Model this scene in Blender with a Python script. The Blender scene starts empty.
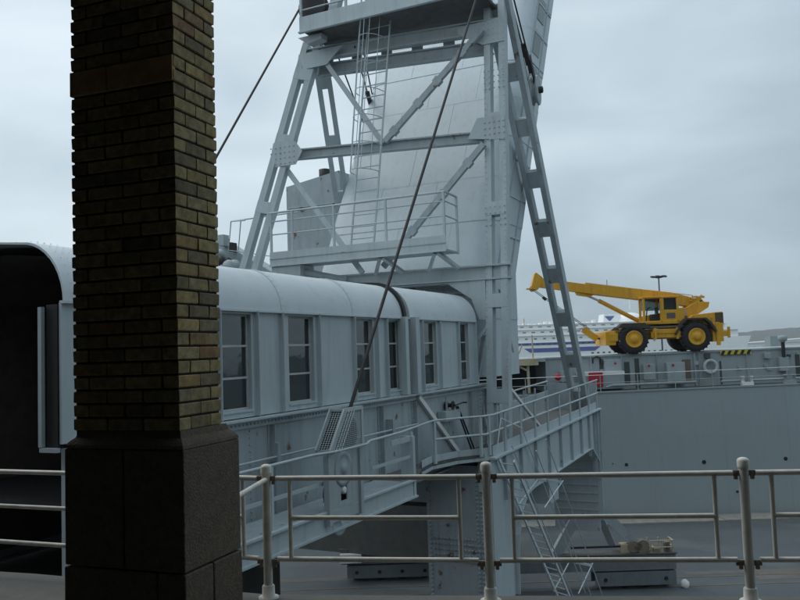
import bpy, math, random
from mathutils import Vector, Matrix
random.seed(7)
R = math.radians
scene = bpy.context.scene
COL = scene.collection
EYE = 10.8                      # eye height over the quay (m); all heights below are given from eye level
# ------------------------------------------------------------------ camera
cam_d = bpy.data.cameras.new('camera'); cam = bpy.data.objects.new('camera', cam_d); COL.objects.link(cam)
cam_d.sensor_width = 36.0; cam_d.lens = 36.0; cam_d.clip_start = 0.05; cam_d.clip_end = 20000
pit, rol = R(3.58), R(1.9)
Fv = Vector((0, math.cos(pit), math.sin(pit))); U0 = Vector((0, -math.sin(pit), math.cos(pit))); R0 = Vector((1, 0, 0))
Rv = R0*math.cos(rol) - U0*math.sin(rol); Uv = U0*math.cos(rol) + R0*math.sin(rol)
cam.matrix_world = Matrix(((Rv.x, Uv.x, -Fv.x, 0), (Rv.y, Uv.y, -Fv.y, 0), (Rv.z, Uv.z, -Fv.z, EYE), (0, 0, 0, 1)))
scene.camera = cam
# ------------------------------------------------------------------ sky, sun, exposure
SUN_EL, SUN_AZ = 58.0, -60.0    # azimuth measured from the view direction, negative = left
world = bpy.data.worlds.new('World'); scene.world = world; world.use_nodes = True
wt = world.node_tree; wt.nodes.clear()
def wn(t, **k):
    n = wt.nodes.new(t)
    for a, b in k.items(): setattr(n, a, b)
    return n
sky = wn('ShaderNodeTexSky', sky_type='NISHITA', sun_disc=False, sun_elevation=R(SUN_EL), sun_rotation=R(SUN_AZ), air_density=1.0, dust_density=3.0)
tc = wn('ShaderNodeTexCoord'); sep = wn('ShaderNodeSeparateXYZ'); wt.links.new(tc.outputs['Generated'], sep.inputs[0])
mp = wn('ShaderNodeMapping'); mp.inputs['Scale'].default_value = (1.0, 1.0, 3.2); wt.links.new(tc.outputs['Generated'], mp.inputs[0])
nz = wn('ShaderNodeTexNoise'); nz.inputs['Scale'].default_value = 2.3; nz.inputs['Detail'].default_value = 7; nz.inputs['Roughness'].default_value = 0.46
nz.inputs['Distortion'].default_value = 0.35
wt.links.new(mp.outputs[0], nz.inputs['Vector'])
def wmath(op, a, b):
    n = wn('ShaderNodeMath', operation=op)
    for i, x in enumerate((a, b)):
        if isinstance(x, (int, float)): n.inputs[i].default_value = x
        else: wt.links.new(x, n.inputs[i])
    return n.outputs[0]
# cloud deck: brighter to the left and overhead, darker towards the right-hand horizon
el = wmath('MAXIMUM', sep.outputs['Z'], 0.0)
g = wmath('ADD', wmath('MULTIPLY', sep.outputs['X'], -0.5), wmath('MULTIPLY', el, 0.50))
g = wmath('ADD', g, wmath('MULTIPLY', wmath('SUBTRACT', nz.outputs['Fac'], 0.5), 1.5))
g = wmath('ADD', g, 0.44)
ramp = wn('ShaderNodeValToRGB'); wt.links.new(g, ramp.inputs[0])
cr = ramp.color_ramp; cr.elements[0].position = 0.0; cr.elements[0].color = (0.265, 0.345, 0.395, 1)
cr.elements[1].position = 1.0; cr.elements[1].color = (0.685, 0.785, 0.85, 1)
e = cr.elements.new(0.45); e.color = (0.44, 0.542, 0.612, 1)
sc_ = wn('ShaderNodeMixRGB', blend_type='MULTIPLY'); sc_.inputs[0].default_value = 1; wt.links.new(ramp.outputs[0], sc_.inputs[1])
sc_.inputs[2].default_value = (9.6, 9.6, 9.6, 1)
mx = wn('ShaderNodeMixRGB'); mx.inputs[0].default_value = 0.94
wt.links.new(sky.outputs[0], mx.inputs[1]); wt.links.new(sc_.outputs[0], mx.inputs[2])
bg = wn('ShaderNodeBackground'); bg.inputs['Strength'].default_value = 0.1
wo = wn('ShaderNodeOutputWorld'); wt.links.new(mx.outputs[0], bg.inputs[0]); wt.links.new(bg.outputs[0], wo.inputs[0])
sd = bpy.data.lights.new('sun', 'SUN'); sd.energy = 0.7; sd.angle = R(25); sd.color = (1.0, 0.97, 0.93)
sun = bpy.data.objects.new('sun', sd); COL.objects.link(sun)
sdir = Vector((math.sin(R(SUN_AZ))*math.cos(R(SUN_EL)), math.cos(R(SUN_AZ))*math.cos(R(SUN_EL)), math.sin(R(SUN_EL))))
sun.rotation_euler = sdir.to_track_quat('Z', 'Y').to_euler(); sun.location = (0, 0, 60)
vs = scene.view_settings; vs.view_transform = 'Standard'; vs.look = 'None'; vs.exposure = 0.32; vs.gamma = 1.0; vs.use_curve_mapping = False
scene.cycles.max_bounces = 8; scene.cycles.diffuse_bounces = 4

# ------------------------------------------------------------------ materials
MATS = {}
def mat(name, col, rough=0.55, var=0.10, metal=0.0, scale=3.0, dirt=0.0, dirtcol=(0.10, 0.085, 0.065), streak=False, bump=0.0, bscale=40.0, objvar=0.0, stretch=None, emit=None, spec=0.4, patch=None):
    if name in MATS: return MATS[name]
    m = bpy.data.materials.new(name); m.use_nodes = True; nt = m.node_tree; nd = nt.nodes; L = nt.links
    b = nd['Principled BSDF']; b.inputs['Roughness'].default_value = rough; b.inputs['Metallic'].default_value = metal
    b.inputs['Specular IOR Level'].default_value = spec
    tc = nd.new('ShaderNodeTexCoord'); vec = tc.outputs['Object']
    if stretch:
        mp = nd.new('ShaderNodeMapping'); mp.inputs['Scale'].default_value = stretch; L.new(vec, mp.inputs[0]); vec = mp.outputs[0]
    n1 = nd.new('ShaderNodeTexNoise'); n1.inputs['Scale'].default_value = scale; n1.inputs['Detail'].default_value = 8; n1.inputs['Roughness'].default_value = 0.62
    L.new(vec, n1.inputs['Vector'])
    mr = nd.new('ShaderNodeMapRange'); mr.inputs[1].default_value = 0.25; mr.inputs[2].default_value = 0.75; mr.inputs[3].default_value = 1-var; mr.inputs[4].default_value = 1+var
    L.new(n1.outputs['Fac'], mr.inputs[0]); val = mr.outputs[0]
    if objvar:
        oi = nd.new('ShaderNodeObjectInfo'); m2 = nd.new('ShaderNodeMapRange'); m2.inputs[3].default_value = 1-objvar; m2.inputs[4].default_value = 1+objvar
        L.new(oi.outputs['Random'], m2.inputs[0]); mm = nd.new('ShaderNodeMath'); mm.operation = 'MULTIPLY'; L.new(val, mm.inputs[0]); L.new(m2.outputs[0], mm.inputs[1]); val = mm.outputs[0]
    vm = nd.new('ShaderNodeVectorMath'); vm.operation = 'SCALE'; vm.inputs[0].default_value = col; L.new(val, vm.inputs['Scale'])
    colout = vm.outputs[0]
    if dirt:
        n2 = nd.new('ShaderNodeTexNoise'); n2.inputs['Detail'].default_value = 9; n2.inputs['Roughness'].default_value = 0.68; n2.inputs['Scale'].default_value = 1.0
        mp2 = nd.new('ShaderNodeMapping'); mp2.inputs['Scale'].default_value = (5, 5, 0.55) if streak else (2.2, 2.2, 2.2); L.new(tc.outputs['Object'], mp2.inputs[0]); L.new(mp2.outputs[0], n2.inputs['Vector'])
        m3 = nd.new('ShaderNodeMapRange'); m3.inputs[1].default_value = 0.50; m3.inputs[2].default_value = 0.78; m3.inputs[3].default_value = 0; m3.inputs[4].default_value = dirt; L.new(n2.outputs['Fac'], m3.inputs[0])
        mc = nd.new('ShaderNodeMixRGB'); L.new(m3.outputs[0], mc.inputs[0]); L.new(colout, mc.inputs[1]); mc.inputs[2].default_value = (*dirtcol, 1); colout = mc.outputs[0]
    if patch:
        pc, lo, hi, psc = patch
        n4 = nd.new('ShaderNodeTexNoise'); n4.inputs['Scale'].default_value = psc; n4.inputs['Detail'].default_value = 6; L.new(tc.outputs['Object'], n4.inputs['Vector'])
        m5 = nd.new('ShaderNodeMapRange'); m5.inputs[1].default_value = lo; m5.inputs[2].default_value = hi; L.new(n4.outputs['Fac'], m5.inputs[0])
        mc2 = nd.new('ShaderNodeMixRGB'); L.new(m5.outputs[0], mc2.inputs[0]); L.new(colout, mc2.inputs[1]); mc2.inputs[2].default_value = (*pc, 1); colout = mc2.outputs[0]
    L.new(colout, b.inputs['Base Color'])
    if bump:
        n3 = nd.new('ShaderNodeTexNoise'); n3.inputs['Scale'].default_value = bscale; n3.inputs['Detail'].default_value = 6; L.new(vec if stretch else tc.outputs['Object'], n3.inputs['Vector'])
        bp = nd.new('ShaderNodeBump'); bp.inputs['Strength'].default_value = bump; bp.inputs['Distance'].default_value = 0.02; L.new(n3.outputs['Fac'], bp.inputs['Height']); L.new(bp.outputs[0], b.inputs['Normal'])
    mr4 = nd.new('ShaderNodeMapRange'); mr4.inputs[3].default_value = max(0.05, rough-0.10); mr4.inputs[4].default_value = min(1, rough+0.10); L.new(n1.outputs['Fac'], mr4.inputs[0]); L.new(mr4.outputs[0], b.inputs['Roughness'])
    MATS[name] = m; return m
STEEL = mat('steel_paint', (0.48, 0.545, 0.57), 0.50, 0.07, scale=1.3, dirt=0.40, dirtcol=(0.22, 0.20, 0.165), streak=True, objvar=0.03, bump=0.05, bscale=3)
STEEL2 = mat('steel_paint_worn', (0.385, 0.44, 0.465), 0.55, 0.10, scale=2.0, dirt=0.45, dirtcol=(0.17, 0.15, 0.12), streak=True, objvar=0.04, bump=0.05, bscale=4, patch=((0.17, 0.11, 0.07), 0.66, 0.72, 2.6))
ROOFM = mat('roof_paint', (0.62, 0.68, 0.71), 0.42, 0.05, scale=1.2, dirt=0.25, dirtcol=(0.30, 0.30, 0.28), bump=0.06, bscale=1.6)
CASE = mat('casing_paint', (0.53, 0.60, 0.635), 0.5, 0.06, scale=0.7, dirt=0.28, dirtcol=(0.28, 0.27, 0.24), streak=True, bump=0.10, bscale=1.2)
RUSTY = mat('rusty_deck_plate', (0.11, 0.115, 0.115), 0.85, 0.35, scale=3.5, dirt=0.6, dirtcol=(0.17, 0.09, 0.045), bump=0.3, bscale=14)
ROPE = mat('wire_rope', (0.022, 0.021, 0.02), 0.6, 0.3, scale=20, bump=0.5, bscale=120)
DARK = mat('black_machine_parts', (0.018, 0.018, 0.019), 0.55, 0.3, scale=8)
RUBBER = mat('tyre_rubber', (0.016, 0.016, 0.017), 0.75, 0.25, scale=8, dirt=0.4, dirtcol=(0.07, 0.065, 0.055))
RAILP = mat('galvanised_rail_paint', (0.70, 0.685, 0.62), 0.45, 0.16, scale=9, dirt=0.55, dirtcol=(0.15, 0.13, 0.10), objvar=0.05, bump=0.08, bscale=60)
CLAMP = mat('rusted_clamp_iron', (0.26, 0.22, 0.175), 0.8, 0.4, scale=30, bump=0.3)
MORTAR = mat('dark_mortar', (0.035, 0.033, 0.028), 0.95, 0.25, scale=14, bump=0.5, bscale=80)
STONE = mat('plinth_granite', (0.150, 0.122, 0.088), 0.85, 0.30, scale=28, dirt=0.5, dirtcol=(0.045, 0.04, 0.035), bump=0.5, bscale=70, objvar=0.08)
SANDST = mat('ochre_stone_band', (0.62, 0.39, 0.19), 0.85, 0.2, scale=9, dirt=0.4, bump=0.3)
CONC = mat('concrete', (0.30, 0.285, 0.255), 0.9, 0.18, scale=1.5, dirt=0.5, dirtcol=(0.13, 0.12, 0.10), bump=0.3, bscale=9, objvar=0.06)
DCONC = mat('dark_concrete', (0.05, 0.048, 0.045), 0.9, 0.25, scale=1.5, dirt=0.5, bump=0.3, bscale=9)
FLOORM = mat('terrace_paving', (0.115, 0.112, 0.102), 0.8, 0.25, scale=2.4, dirt=0.5, dirtcol=(0.05, 0.05, 0.045), bump=0.25, bscale=30)
ASPH = mat('quay_asphalt', (0.076, 0.092, 0.101), 0.75, 0.22, scale=0.35, dirt=0.5, dirtcol=(0.05, 0.054, 0.056), bump=0.3, bscale=22, stretch=(0.25, 1, 1), patch=((0.105, 0.118, 0.122), 0.56, 0.66, 0.22))
HULL = mat('ship_hull_grey', (0.315, 0.365, 0.38), 0.55, 0.05, scale=0.25, dirt=0.18, dirtcol=(0.15, 0.18, 0.195), streak=True, bump=0.06, bscale=0.7)
SHIPG = mat('ship_deckhouse_grey', (0.33, 0.38, 0.395), 0.55, 0.08, scale=0.8, dirt=0.35, dirtcol=(0.12, 0.12, 0.11), streak=True, objvar=0.06)
SHIPD = mat('ship_recess_dark', (0.06, 0.07, 0.07), 0.7, 0.2)
YEL = mat('crane_yellow', (0.70, 0.365, 0.02), 0.42, 0.09, scale=2.0, dirt=0.7, dirtcol=(0.24, 0.13, 0.04), streak=True)
WHITE = mat('white_paint', (0.78, 0.79, 0.78), 0.5, 0.06, scale=1.0, dirt=0.25, dirtcol=(0.45, 0.43, 0.40), streak=True)
FERRYW = mat('ferry_white', (0.86, 0.87, 0.86), 0.5, 0.05, scale=0.1, dirt=0.2, dirtcol=(0.5, 0.5, 0.5), streak=True)
FERRYB = mat('ferry_blue', (0.08, 0.11, 0.32), 0.45, 0.06, scale=0.2)
RED = mat('red_paint', (0.42, 0.02, 0.03), 0.5, 0.12)
CREAM = mat('cream_paint', (0.50, 0.44, 0.30), 0.6, 0.2, scale=4, dirt=0.6, dirtcol=(0.22, 0.12, 0.06))
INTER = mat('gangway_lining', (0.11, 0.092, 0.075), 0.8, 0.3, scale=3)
HILLM = mat('hill_ground', (0.050, 0.062, 0.056), 0.95, 0.30, scale=0.012, dirt=0.5, dirtcol=(0.085, 0.09, 0.085))
SHED = mat('pale_shed_roof', (0.62, 0.64, 0.63), 0.6, 0.1, scale=0.1)
TAN = mat('tan_container', (0.34, 0.29, 0.22), 0.7, 0.15, scale=0.5, objvar=0.3)
LENS = mat('lamp_housing', (0.05, 0.055, 0.06), 0.5, 0.1)
YELLOWS = mat('hazard_yellow', (0.60, 0.47, 0.02), 0.5, 0.15)

def glass(name, tint, transp=0.5):
    m = bpy.data.materials.new(name); m.use_nodes = True; nt = m.node_tree; nd = nt.nodes; nd.clear(); L = nt.links
    o = nd.new('ShaderNodeOutputMaterial'); gl = nd.new('ShaderNodeBsdfGlossy'); gl.inputs['Roughness'].default_value = 0.04; gl.inputs['Color'].default_value = (0.85, 0.9, 0.9, 1)
    tr = nd.new('ShaderNodeBsdfTransparent'); tr.inputs[0].default_value = (*tint, 1); df = nd.new('ShaderNodeBsdfDiffuse'); df.inputs[0].default_value = (0.035, 0.042, 0.042, 1)
    a = nd.new('ShaderNodeMixShader'); a.inputs[0].default_value = transp; L.new(df.outputs[0], a.inputs[1]); L.new(tr.outputs[0], a.inputs[2])
    fr = nd.new('ShaderNodeFresnel'); fr.inputs[0].default_value = 2.1
    tcg = nd.new('ShaderNodeTexCoord'); nb = nd.new('ShaderNodeTexNoise'); nb.inputs['Scale'].default_value = 2.0; L.new(tcg.outputs['Object'], nb.inputs['Vector'])
    bp = nd.new('ShaderNodeBump'); bp.inputs['Strength'].default_value = 0.08; bp.inputs['Distance'].default_value = 0.05; L.new(nb.outputs['Fac'], bp.inputs['Height']); L.new(bp.outputs[0], gl.inputs['Normal'])
    b = nd.new('ShaderNodeMixShader'); L.new(fr.outputs[0], b.inputs[0]); L.new(a.outputs[0], b.inputs[1]); L.new(gl.outputs[0], b.inputs[2]); L.new(b.outputs[0], o.inputs[0])
    return m
GLASS = glass('dirty_window_glass', (0.45, 0.52, 0.50), 0.55)
CABGL = glass('cab_glass', (0.55, 0.66, 0.62), 0.6)

def brick_mat():
    m = bpy.data.materials.new('yellow_stock_brick'); m.use_nodes = True; nt = m.node_tree; nd = nt.nodes; L = nt.links; b = nd['Principled BSDF']
    b.inputs['Roughness'].default_value = 0.88
    oi = nd.new('ShaderNodeObjectInfo'); r = nd.new('ShaderNodeValToRGB'); L.new(oi.outputs['Random'], r.inputs[0])
    cs = [(0.0, (0.235, 0.190, 0.098)), (0.18, (0.330, 0.265, 0.130)), (0.36, (0.270, 0.225, 0.120)), (0.50, (0.150, 0.125, 0.080)), (0.62, (0.350, 0.275, 0.125)), (0.76, (0.255, 0.160, 0.080)), (0.86, (0.200, 0.172, 0.110)), (1.0, (0.360, 0.295, 0.155))]
    cs = [(p, (c[0]*1.12, c[1]*1.08, c[2]*1.05)) for p, c in cs]
    el = r.color_ramp.elements; el[0].position = cs[0][0]; el[0].color = (*cs[0][1], 1); el[1].position = 1.0; el[1].color = (*cs[-1][1], 1)
    for p, c in cs[1:-1]: q = el.new(p); q.color = (*c, 1)
    tc = nd.new('ShaderNodeTexCoord'); ad = nd.new('ShaderNodeVectorMath'); ad.operation = 'ADD'; L.new(tc.outputs['Object'], ad.inputs[0]); L.new(oi.outputs['Location'], ad.inputs[1])
    n = nd.new('ShaderNodeTexNoise'); n.inputs['Scale'].default_value = 16; n.inputs['Detail'].default_value = 8; n.inputs['Roughness'].default_value = 0.7; L.new(ad.outputs[0], n.inputs['Vector'])
    mr = nd.new('ShaderNodeMapRange'); mr.inputs[1].default_value = 0.3; mr.inputs[2].default_value = 0.72; mr.inputs[3].default_value = 1.75; mr.inputs[4].default_value = 0.6; L.new(n.outputs['Fac'], mr.inputs[0])
    s = nd.new('ShaderNodeVectorMath'); s.operation = 'SCALE'; L.new(r.outputs[0], s.inputs[0]); L.new(mr.outputs[0], s.inputs['Scale']); L.new(s.outputs[0], b.inputs['Base Color'])
    n2 = nd.new('ShaderNodeTexNoise'); n2.inputs['Scale'].default_value = 90; n2.inputs['Detail'].default_value = 6; L.new(ad.outputs[0], n2.inputs['Vector'])
    bp = nd.new('ShaderNodeBump'); bp.inputs['Strength'].default_value = 0.5; bp.inputs['Distance'].default_value = 0.006; L.new(n2.outputs['Fac'], bp.inputs['Height']); L.new(bp.outputs[0], b.inputs['Normal'])
    return m
BRICK = brick_mat()

# ------------------------------------------------------------------ builders
AZ = R(26.0)                    # the gangway runs off 26 degrees to the right of the view
uD = Vector((math.sin(AZ), math.cos(AZ), 0)); vD = Vector((math.cos(AZ), -math.sin(AZ), 0))
def gw(t, s, z): return vD*t + uD*s + Vector((0, 0, z))
def props(o, label=None, cat=None, group=None, kind=None):
    if label: o['label'] = label
    if cat: o['category'] = cat
    if group: o['group'] = group
    if kind: o['kind'] = kind
    return o
class Frame:
    """an Empty at a thing's base; o = base in frame coordinates (x, y, height from eye level)"""
    def __init__(self, name, o, label=None, cat=None, group=None, gang=False, rz=0.0, ry=0.0, kind=None):
        e = bpy.data.objects.new(name, None); COL.objects.link(e); e.empty_display_size = 0.3
        self.e = e; self.o = Vector(o)
        if gang: p = gw(*o); rz = -AZ
        else: p = Vector(o)
        e.location = p + Vector((0, 0, EYE)); e.rotation_euler = (0, ry, rz)
        props(e, label, cat, group, kind)
        if not gang: self.rot = rz
class MB:
    def __init__(self): self.v = []; self.f = []; self.sm = []
    def add(self, vs, fs, smooth=False):
        n = len(self.v); self.v += [tuple(p) for p in vs]; self.f += [tuple(i+n for i in f) for f in fs]; self.sm += [smooth]*len(fs); return self
    def box(self, x0, x1, y0, y1, z0, z1):
        x0, x1 = min(x0, x1), max(x0, x1); y0, y1 = min(y0, y1), max(y0, y1); z0, z1 = min(z0, z1), max(z0, z1)
        return self.add([(x0, y0, z0), (x1, y0, z0), (x1, y1, z0), (x0, y1, z0), (x0, y0, z1), (x1, y0, z1), (x1, y1, z1), (x0, y1, z1)],
                 [(0, 3, 2, 1), (4, 5, 6, 7), (0, 1, 5, 4), (1, 2, 6, 5), (2, 3, 7, 6), (3, 0, 4, 7)])
    def bar(self, p, q, w, h, side=(1, 0, 0)):
        """box along p-q; w across in the direction nearest to `side`, h across the other way"""
        p = Vector(p); q = Vector(q); d = (q-p).normalized(); a = Vector(side); a = (a - d*a.dot(d))
        if a.length < 1e-4: a = Vector((0, 1, 0)) - d*d.y
        a.normalize(); b = d.cross(a)
        c = [a*w/2*i + b*h/2*j for i, j in ((-1, -1), (1, -1), (1, 1), (-1, 1))]
        return self.add([p+k for k in c] + [q+k for k in c], [(0, 3, 2, 1), (4, 5, 6, 7), (0, 1, 5, 4), (1, 2, 6, 5), (2, 3, 7, 6), (3, 0, 4, 7)])
    def tube(self, p, q, r, n=8, r2=None, cap=True):
        p = Vector(p); q = Vector(q); d = (q-p).normalized(); a = d.orthogonal().normalized(); b = d.cross(a); r2 = r if r2 is None else r2
        vs = []
        for P, rr in ((p, r), (q, r2)):
            for k in range(n):
                w = 2*math.pi*k/n; vs.append(P + a*rr*math.cos(w) + b*rr*math.sin(w))
        self.add(vs, [(k, (k+1) % n, n+(k+1) % n, n+k) for k in range(n)], True)
        if cap: self.add(vs, [tuple(range(n-1, -1, -1)), tuple(range(n, 2*n))])
        return self
    def path(self, pts, r, n=8):
        for a, b in zip(pts, pts[1:]): self.tube(a, b, r, n)
        return self
    def prism(self, poly, fn, a, b):
        """poly: 2-D outline, fn(u, v, w) -> point, extruded from w = a to b"""
        n = len(poly)
        self.add([fn(x, y, a) for x, y in poly] + [fn(x, y, b) for x, y in poly], [tuple(range(n-1, -1, -1)), tuple(range(n, 2*n))] + [(k, (k+1) % n, n+(k+1) % n, n+k) for k in range(n)])
        return self
    def lathe(self, c, axis, prof, n=20):
        c = Vector(c); d = Vector(axis).normalized(); a = d.orthogonal().normalized(); b = d.cross(a); vs = []
        for h, r in prof:
            for k in range(n):
                w = 2*math.pi*k/n; vs.append(c + d*h + a*r*math.cos(w) + b*r*math.sin(w))
        m = len(prof)
        self.add(vs, [(i*n+k, i*n+(k+1) % n, (i+1)*n+(k+1) % n, (i+1)*n+k) for i in range(m-1) for k in range(n)], True)
        self.add(vs, [tuple(range(n-1, -1, -1)), tuple((m-1)*n+k for k in range(n))])
        return self
    def rivet(self, p, nrm, r=0.022):
        r *= 1.25; p = Vector(p); d = Vector(nrm); a = d.orthogonal().normalized(); b = d.cross(a); n = 6
        vs = [p + a*r*math.cos(2*math.pi*k/n) + b*r*math.sin(2*math.pi*k/n) for k in range(n)] + [p + d*r*0.8 + (a*math.cos(2*math.pi*k/n) + b*math.sin(2*math.pi*k/n))*r*0.6 for k in range(n)]
        return self.add(vs, [(k, (k+1) % n, n+(k+1) % n, n+k) for k in range(n)] + [tuple(range(n, 2*n))], False)
    def mesh(self, name, m, o=Vector((0, 0, 0))):
        me = bpy.data.meshes.new(name); me.from_pydata([tuple(Vector(p)-o) for p in self.v], [], self.f); me.materials.append(m)
        for p, s in zip(me.polygons, self.sm): p.use_smooth = s
        me.update(); return me
    def build(self, name, m, fr, parent=None, kind=None, label=None, bevel=0):
        import bmesh
        me = self.mesh(name, m, fr.o)
        bm = bmesh.new(); bm.from_mesh(me); bmesh.ops.recalc_face_normals(bm, faces=bm.faces); bm.to_mesh(me); bm.free()
        o = bpy.data.objects.new(name, me); COL.objects.link(o); o.parent = parent or fr.e
        if bevel:
            md = o.modifiers.new('bevel', 'BEVEL'); md.width = bevel; md.segments = 2; md.limit_method = 'ANGLE'; md.angle_limit = R(50)
        props(o, label, None, None, kind); return o
def single(name, mb, m, label=None, cat=None, group=None, kind=None, o=(0, 0, 0), gang=False):
    """a thing (or piece of the setting) that is one mesh"""
    o = Vector(o); me = mb.mesh(name, m, o)
    import bmesh
    bm = bmesh.new(); bm.from_mesh(me); bmesh.ops.recalc_face_normals(bm, faces=bm.faces); bm.to_mesh(me); bm.free()
    ob = bpy.data.objects.new(name, me); COL.objects.link(ob)
    ob.location = (gw(*o) if gang else o) + Vector((0, 0, EYE)); ob.rotation_euler = (0, 0, -AZ if gang else 0)
    return props(ob, label, cat, group, kind)
def sheet(name, pts, z, m, kind='structure'):
    mb = MB(); mb.add([(x, y, z) for x, y in pts], [tuple(range(len(pts)))]); return single(name, mb, m, kind=kind)
def lerp(a, b, k): return tuple(x+(y-x)*k for x, y in zip(a, b))

# ------------------------------------------------------------------ ground, water, far shore
GZ = -10.8
def quad_sheet(name, x0, x1, y0, y1, z, m): return sheet(name, [(x0, y0), (x1, y0), (x1, y1), (x0, y1)], z, m)
quad_sheet('quay_ground', -220, 220, -30, 48.3, GZ, ASPH)
WATER = mat('harbour_water', (0.045, 0.065, 0.07), 0.12, 0.1, scale=0.02, bump=0.6, bscale=0.5, spec=0.5)
quad_sheet('water', -2900, 2900, 50.3, 4000, -13.0, WATER)
mb = MB().box(-220, 220, 49.95, 50.3, -16, GZ-0.01); single('quay_wall', mb, CONC, kind='structure')
# coping of the quay edge: separate concrete slabs
qc = Frame('quay_coping', (0, 49.1, GZ), kind='structure')
slab = MB().box(-1.96, 1.96, -0.82, 0.85, 0.0, 0.09).mesh('coping_slab', CONC)
for i in range(-16, 17):
    o = bpy.data.objects.new('coping_slab', slab); COL.objects.link(o); o.parent = qc.e
    o.location = (i*3.95 + 1.1, random.uniform(-.02, .02), random.uniform(-.012, .008))
# rail strips and repair strips on the quay
for y, w in ((36.05, 0.18), (37.35, 0.16)):
    mb = MB().box(-120, 120, y-w/2, y+w/2, GZ+0.004, GZ+0.012); single('crane_rail', mb, mat('rail_steel', (0.12, 0.105, 0.085), 0.55, 0.3, scale=2), kind='structure')
CP = mat('concrete_strip', (0.12, 0.115, 0.105), 0.9, 0.25, scale=0.6, dirt=0.6, bump=0.2)
for x0, x1, y0, y1 in ((-60, -1.2, 38.6, 39.2), (12.8, 60, 37.7, 38.2), (15.7, 40, 36.6, 37.7), (-40, 8, 34.6, 35.0)):
    quad_sheet('pavement_strip', x0, x1, y0, y1, GZ+0.006, CP)
# hills and the shore on the right
def hill(name, pts, y, depth, m, zb=-14):
    mb = MB(); vs = []
    n = len(pts)
    for x, z in pts: vs += [(x, y, zb), (x, y+depth*0.45, z), (x, y+depth, zb)]
    fs = []
    for i in range(n-1): a = 3*i; b = a+3; fs += [(a, b, b+1, a+1), (a+1, b+1, b+2, a+2)]
    mb.add(vs, fs, True); return single(name, mb, m, kind='structure')
pts = []
rr = random.Random(3)
for i in range(90):
    x = 330 + i*14; k = max(0, min(1, (x-330)/900)); pts.append((x, -9 + 46*k**0.75 + rr.uniform(-1.1, 1.1)))
hill('hills', pts, 1350, 500, HILLM)
mb = MB(); mb.box(150, 900, 520, 640, -13.5, -11.0); single('far_shore', mb, mat('shore_ground', (0.26, 0.24, 0.20), 0.9, 0.3, scale=0.05), kind='structure')

# ------------------------------------------------------------------ terrace and terminal building
TZ = -1.8
BWALL = mat('terminal_brick', (0.085, 0.072, 0.055), 0.9, 0.2, scale=1.0, bump=0.3)
edge = [(-14, 10.3), (-3.19, 6.95), (-1.04, 6.13), (0.6, 5.93), (2.4, 5.72), (9, 4.95)]
mb = MB(); n = len(edge)
poly = edge + [(9, -4.9), (-14, -4.9)]
mb.prism(poly, lambda x, y, w: (x, y, w), TZ-0.45, TZ); single('terrace_floor', mb, FLOORM, kind='structure')
bf = Frame('terminal_building', (0, -4.6, TZ), 'dark brick terminal building behind the terrace with a deep canopy', 'building')
MB().box(-80, 70, -5.4, -4.9, TZ, 11.0).build('wall', BWALL, bf)
MB().box(-80, 70, -4.88, 4.3, GZ, TZ-0.46).build('lower_storey', BWALL, bf)
MB().box(7.6, 10.5, -4.88, 2.0, TZ+.003, 8.5).build('added_shade_block', BWALL, bf)  # unseen block added to keep stray light off the pillar's front face
MB().prism([(-14, -4.89), (7.59, -4.89), (7.59, 3.9), (-0.95, 3.9), (-0.95, 6.3), (-14, 6.3)], lambda x, y, w: (x, y, w), 3.3, 3.7).build('canopy', DCONC, bf)  # unseen; outline cut so the pillar front stays dark, its right face lit
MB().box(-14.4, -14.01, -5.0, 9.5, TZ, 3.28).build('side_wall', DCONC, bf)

# ------------------------------------------------------------------ brick pillar
PA = R(-20.0)
pf = Frame('brick_pillar', (-1.255, 4.50, TZ), 'dark yellow brick pillar on a stone plinth standing on the terrace', 'pillar', rz=PA)
PW, PD, CH, JT = 0.735, 0.425, 0.0800, 0.0115     # local: x from -PW to 0, y from 0 to PD
zb0 = 1.39                                          # brickwork starts above the plinth
def rel(mb): return mb
class PF:  # pillar-local frame: vertices already relative
    e = pf.e; o = Vector((0, 0, 0))
NC = 47
MB().box(-PW+0.010, -0.010, 0.010, PD-0.010, 0.1, zb0+NC*CH).build('mortar_core', MORTAR, PF)
bm_cache = {}
def brick_mesh(L, W, k):
    key = (round(L, 3), round(W, 3), k)
    if key not in bm_cache:
        rn = random.Random(hash(key) % 1000); h = CH-JT; c = 0.005; mb = MB()
        # chamfered, slightly uneven box
        def ring(z, ins): return [(-L/2+ins+rn.uniform(-.002, .002), -W/2+ins+rn.uniform(-.002, .002), z), (L/2-ins+rn.uniform(-.002, .002), -W/2+ins+rn.uniform(-.002, .002), z), (L/2-ins+rn.uniform(-.002, .002), W/2-ins+rn.uniform(-.002, .002), z), (-L/2+ins+rn.uniform(-.002, .002), W/2-ins+rn.uniform(-.002, .002), z)]
        v = ring(0, c) + ring(c, 0) + ring(h-c, 0) + ring(h, c)
        f = [(3, 2, 1, 0), (12, 13, 14, 15)] + [(r*4+i, r*4+(i+1) % 4, (r+1)*4+(i+1) % 4, (r+1)*4+i) for r in range(3) for i in range(4)]
        mb.add(v, f); bm_cache[key] = mb.mesh('brick', BRICK)
    return bm_cache[key]
rest = MB(); rb = random.Random(11)
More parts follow.
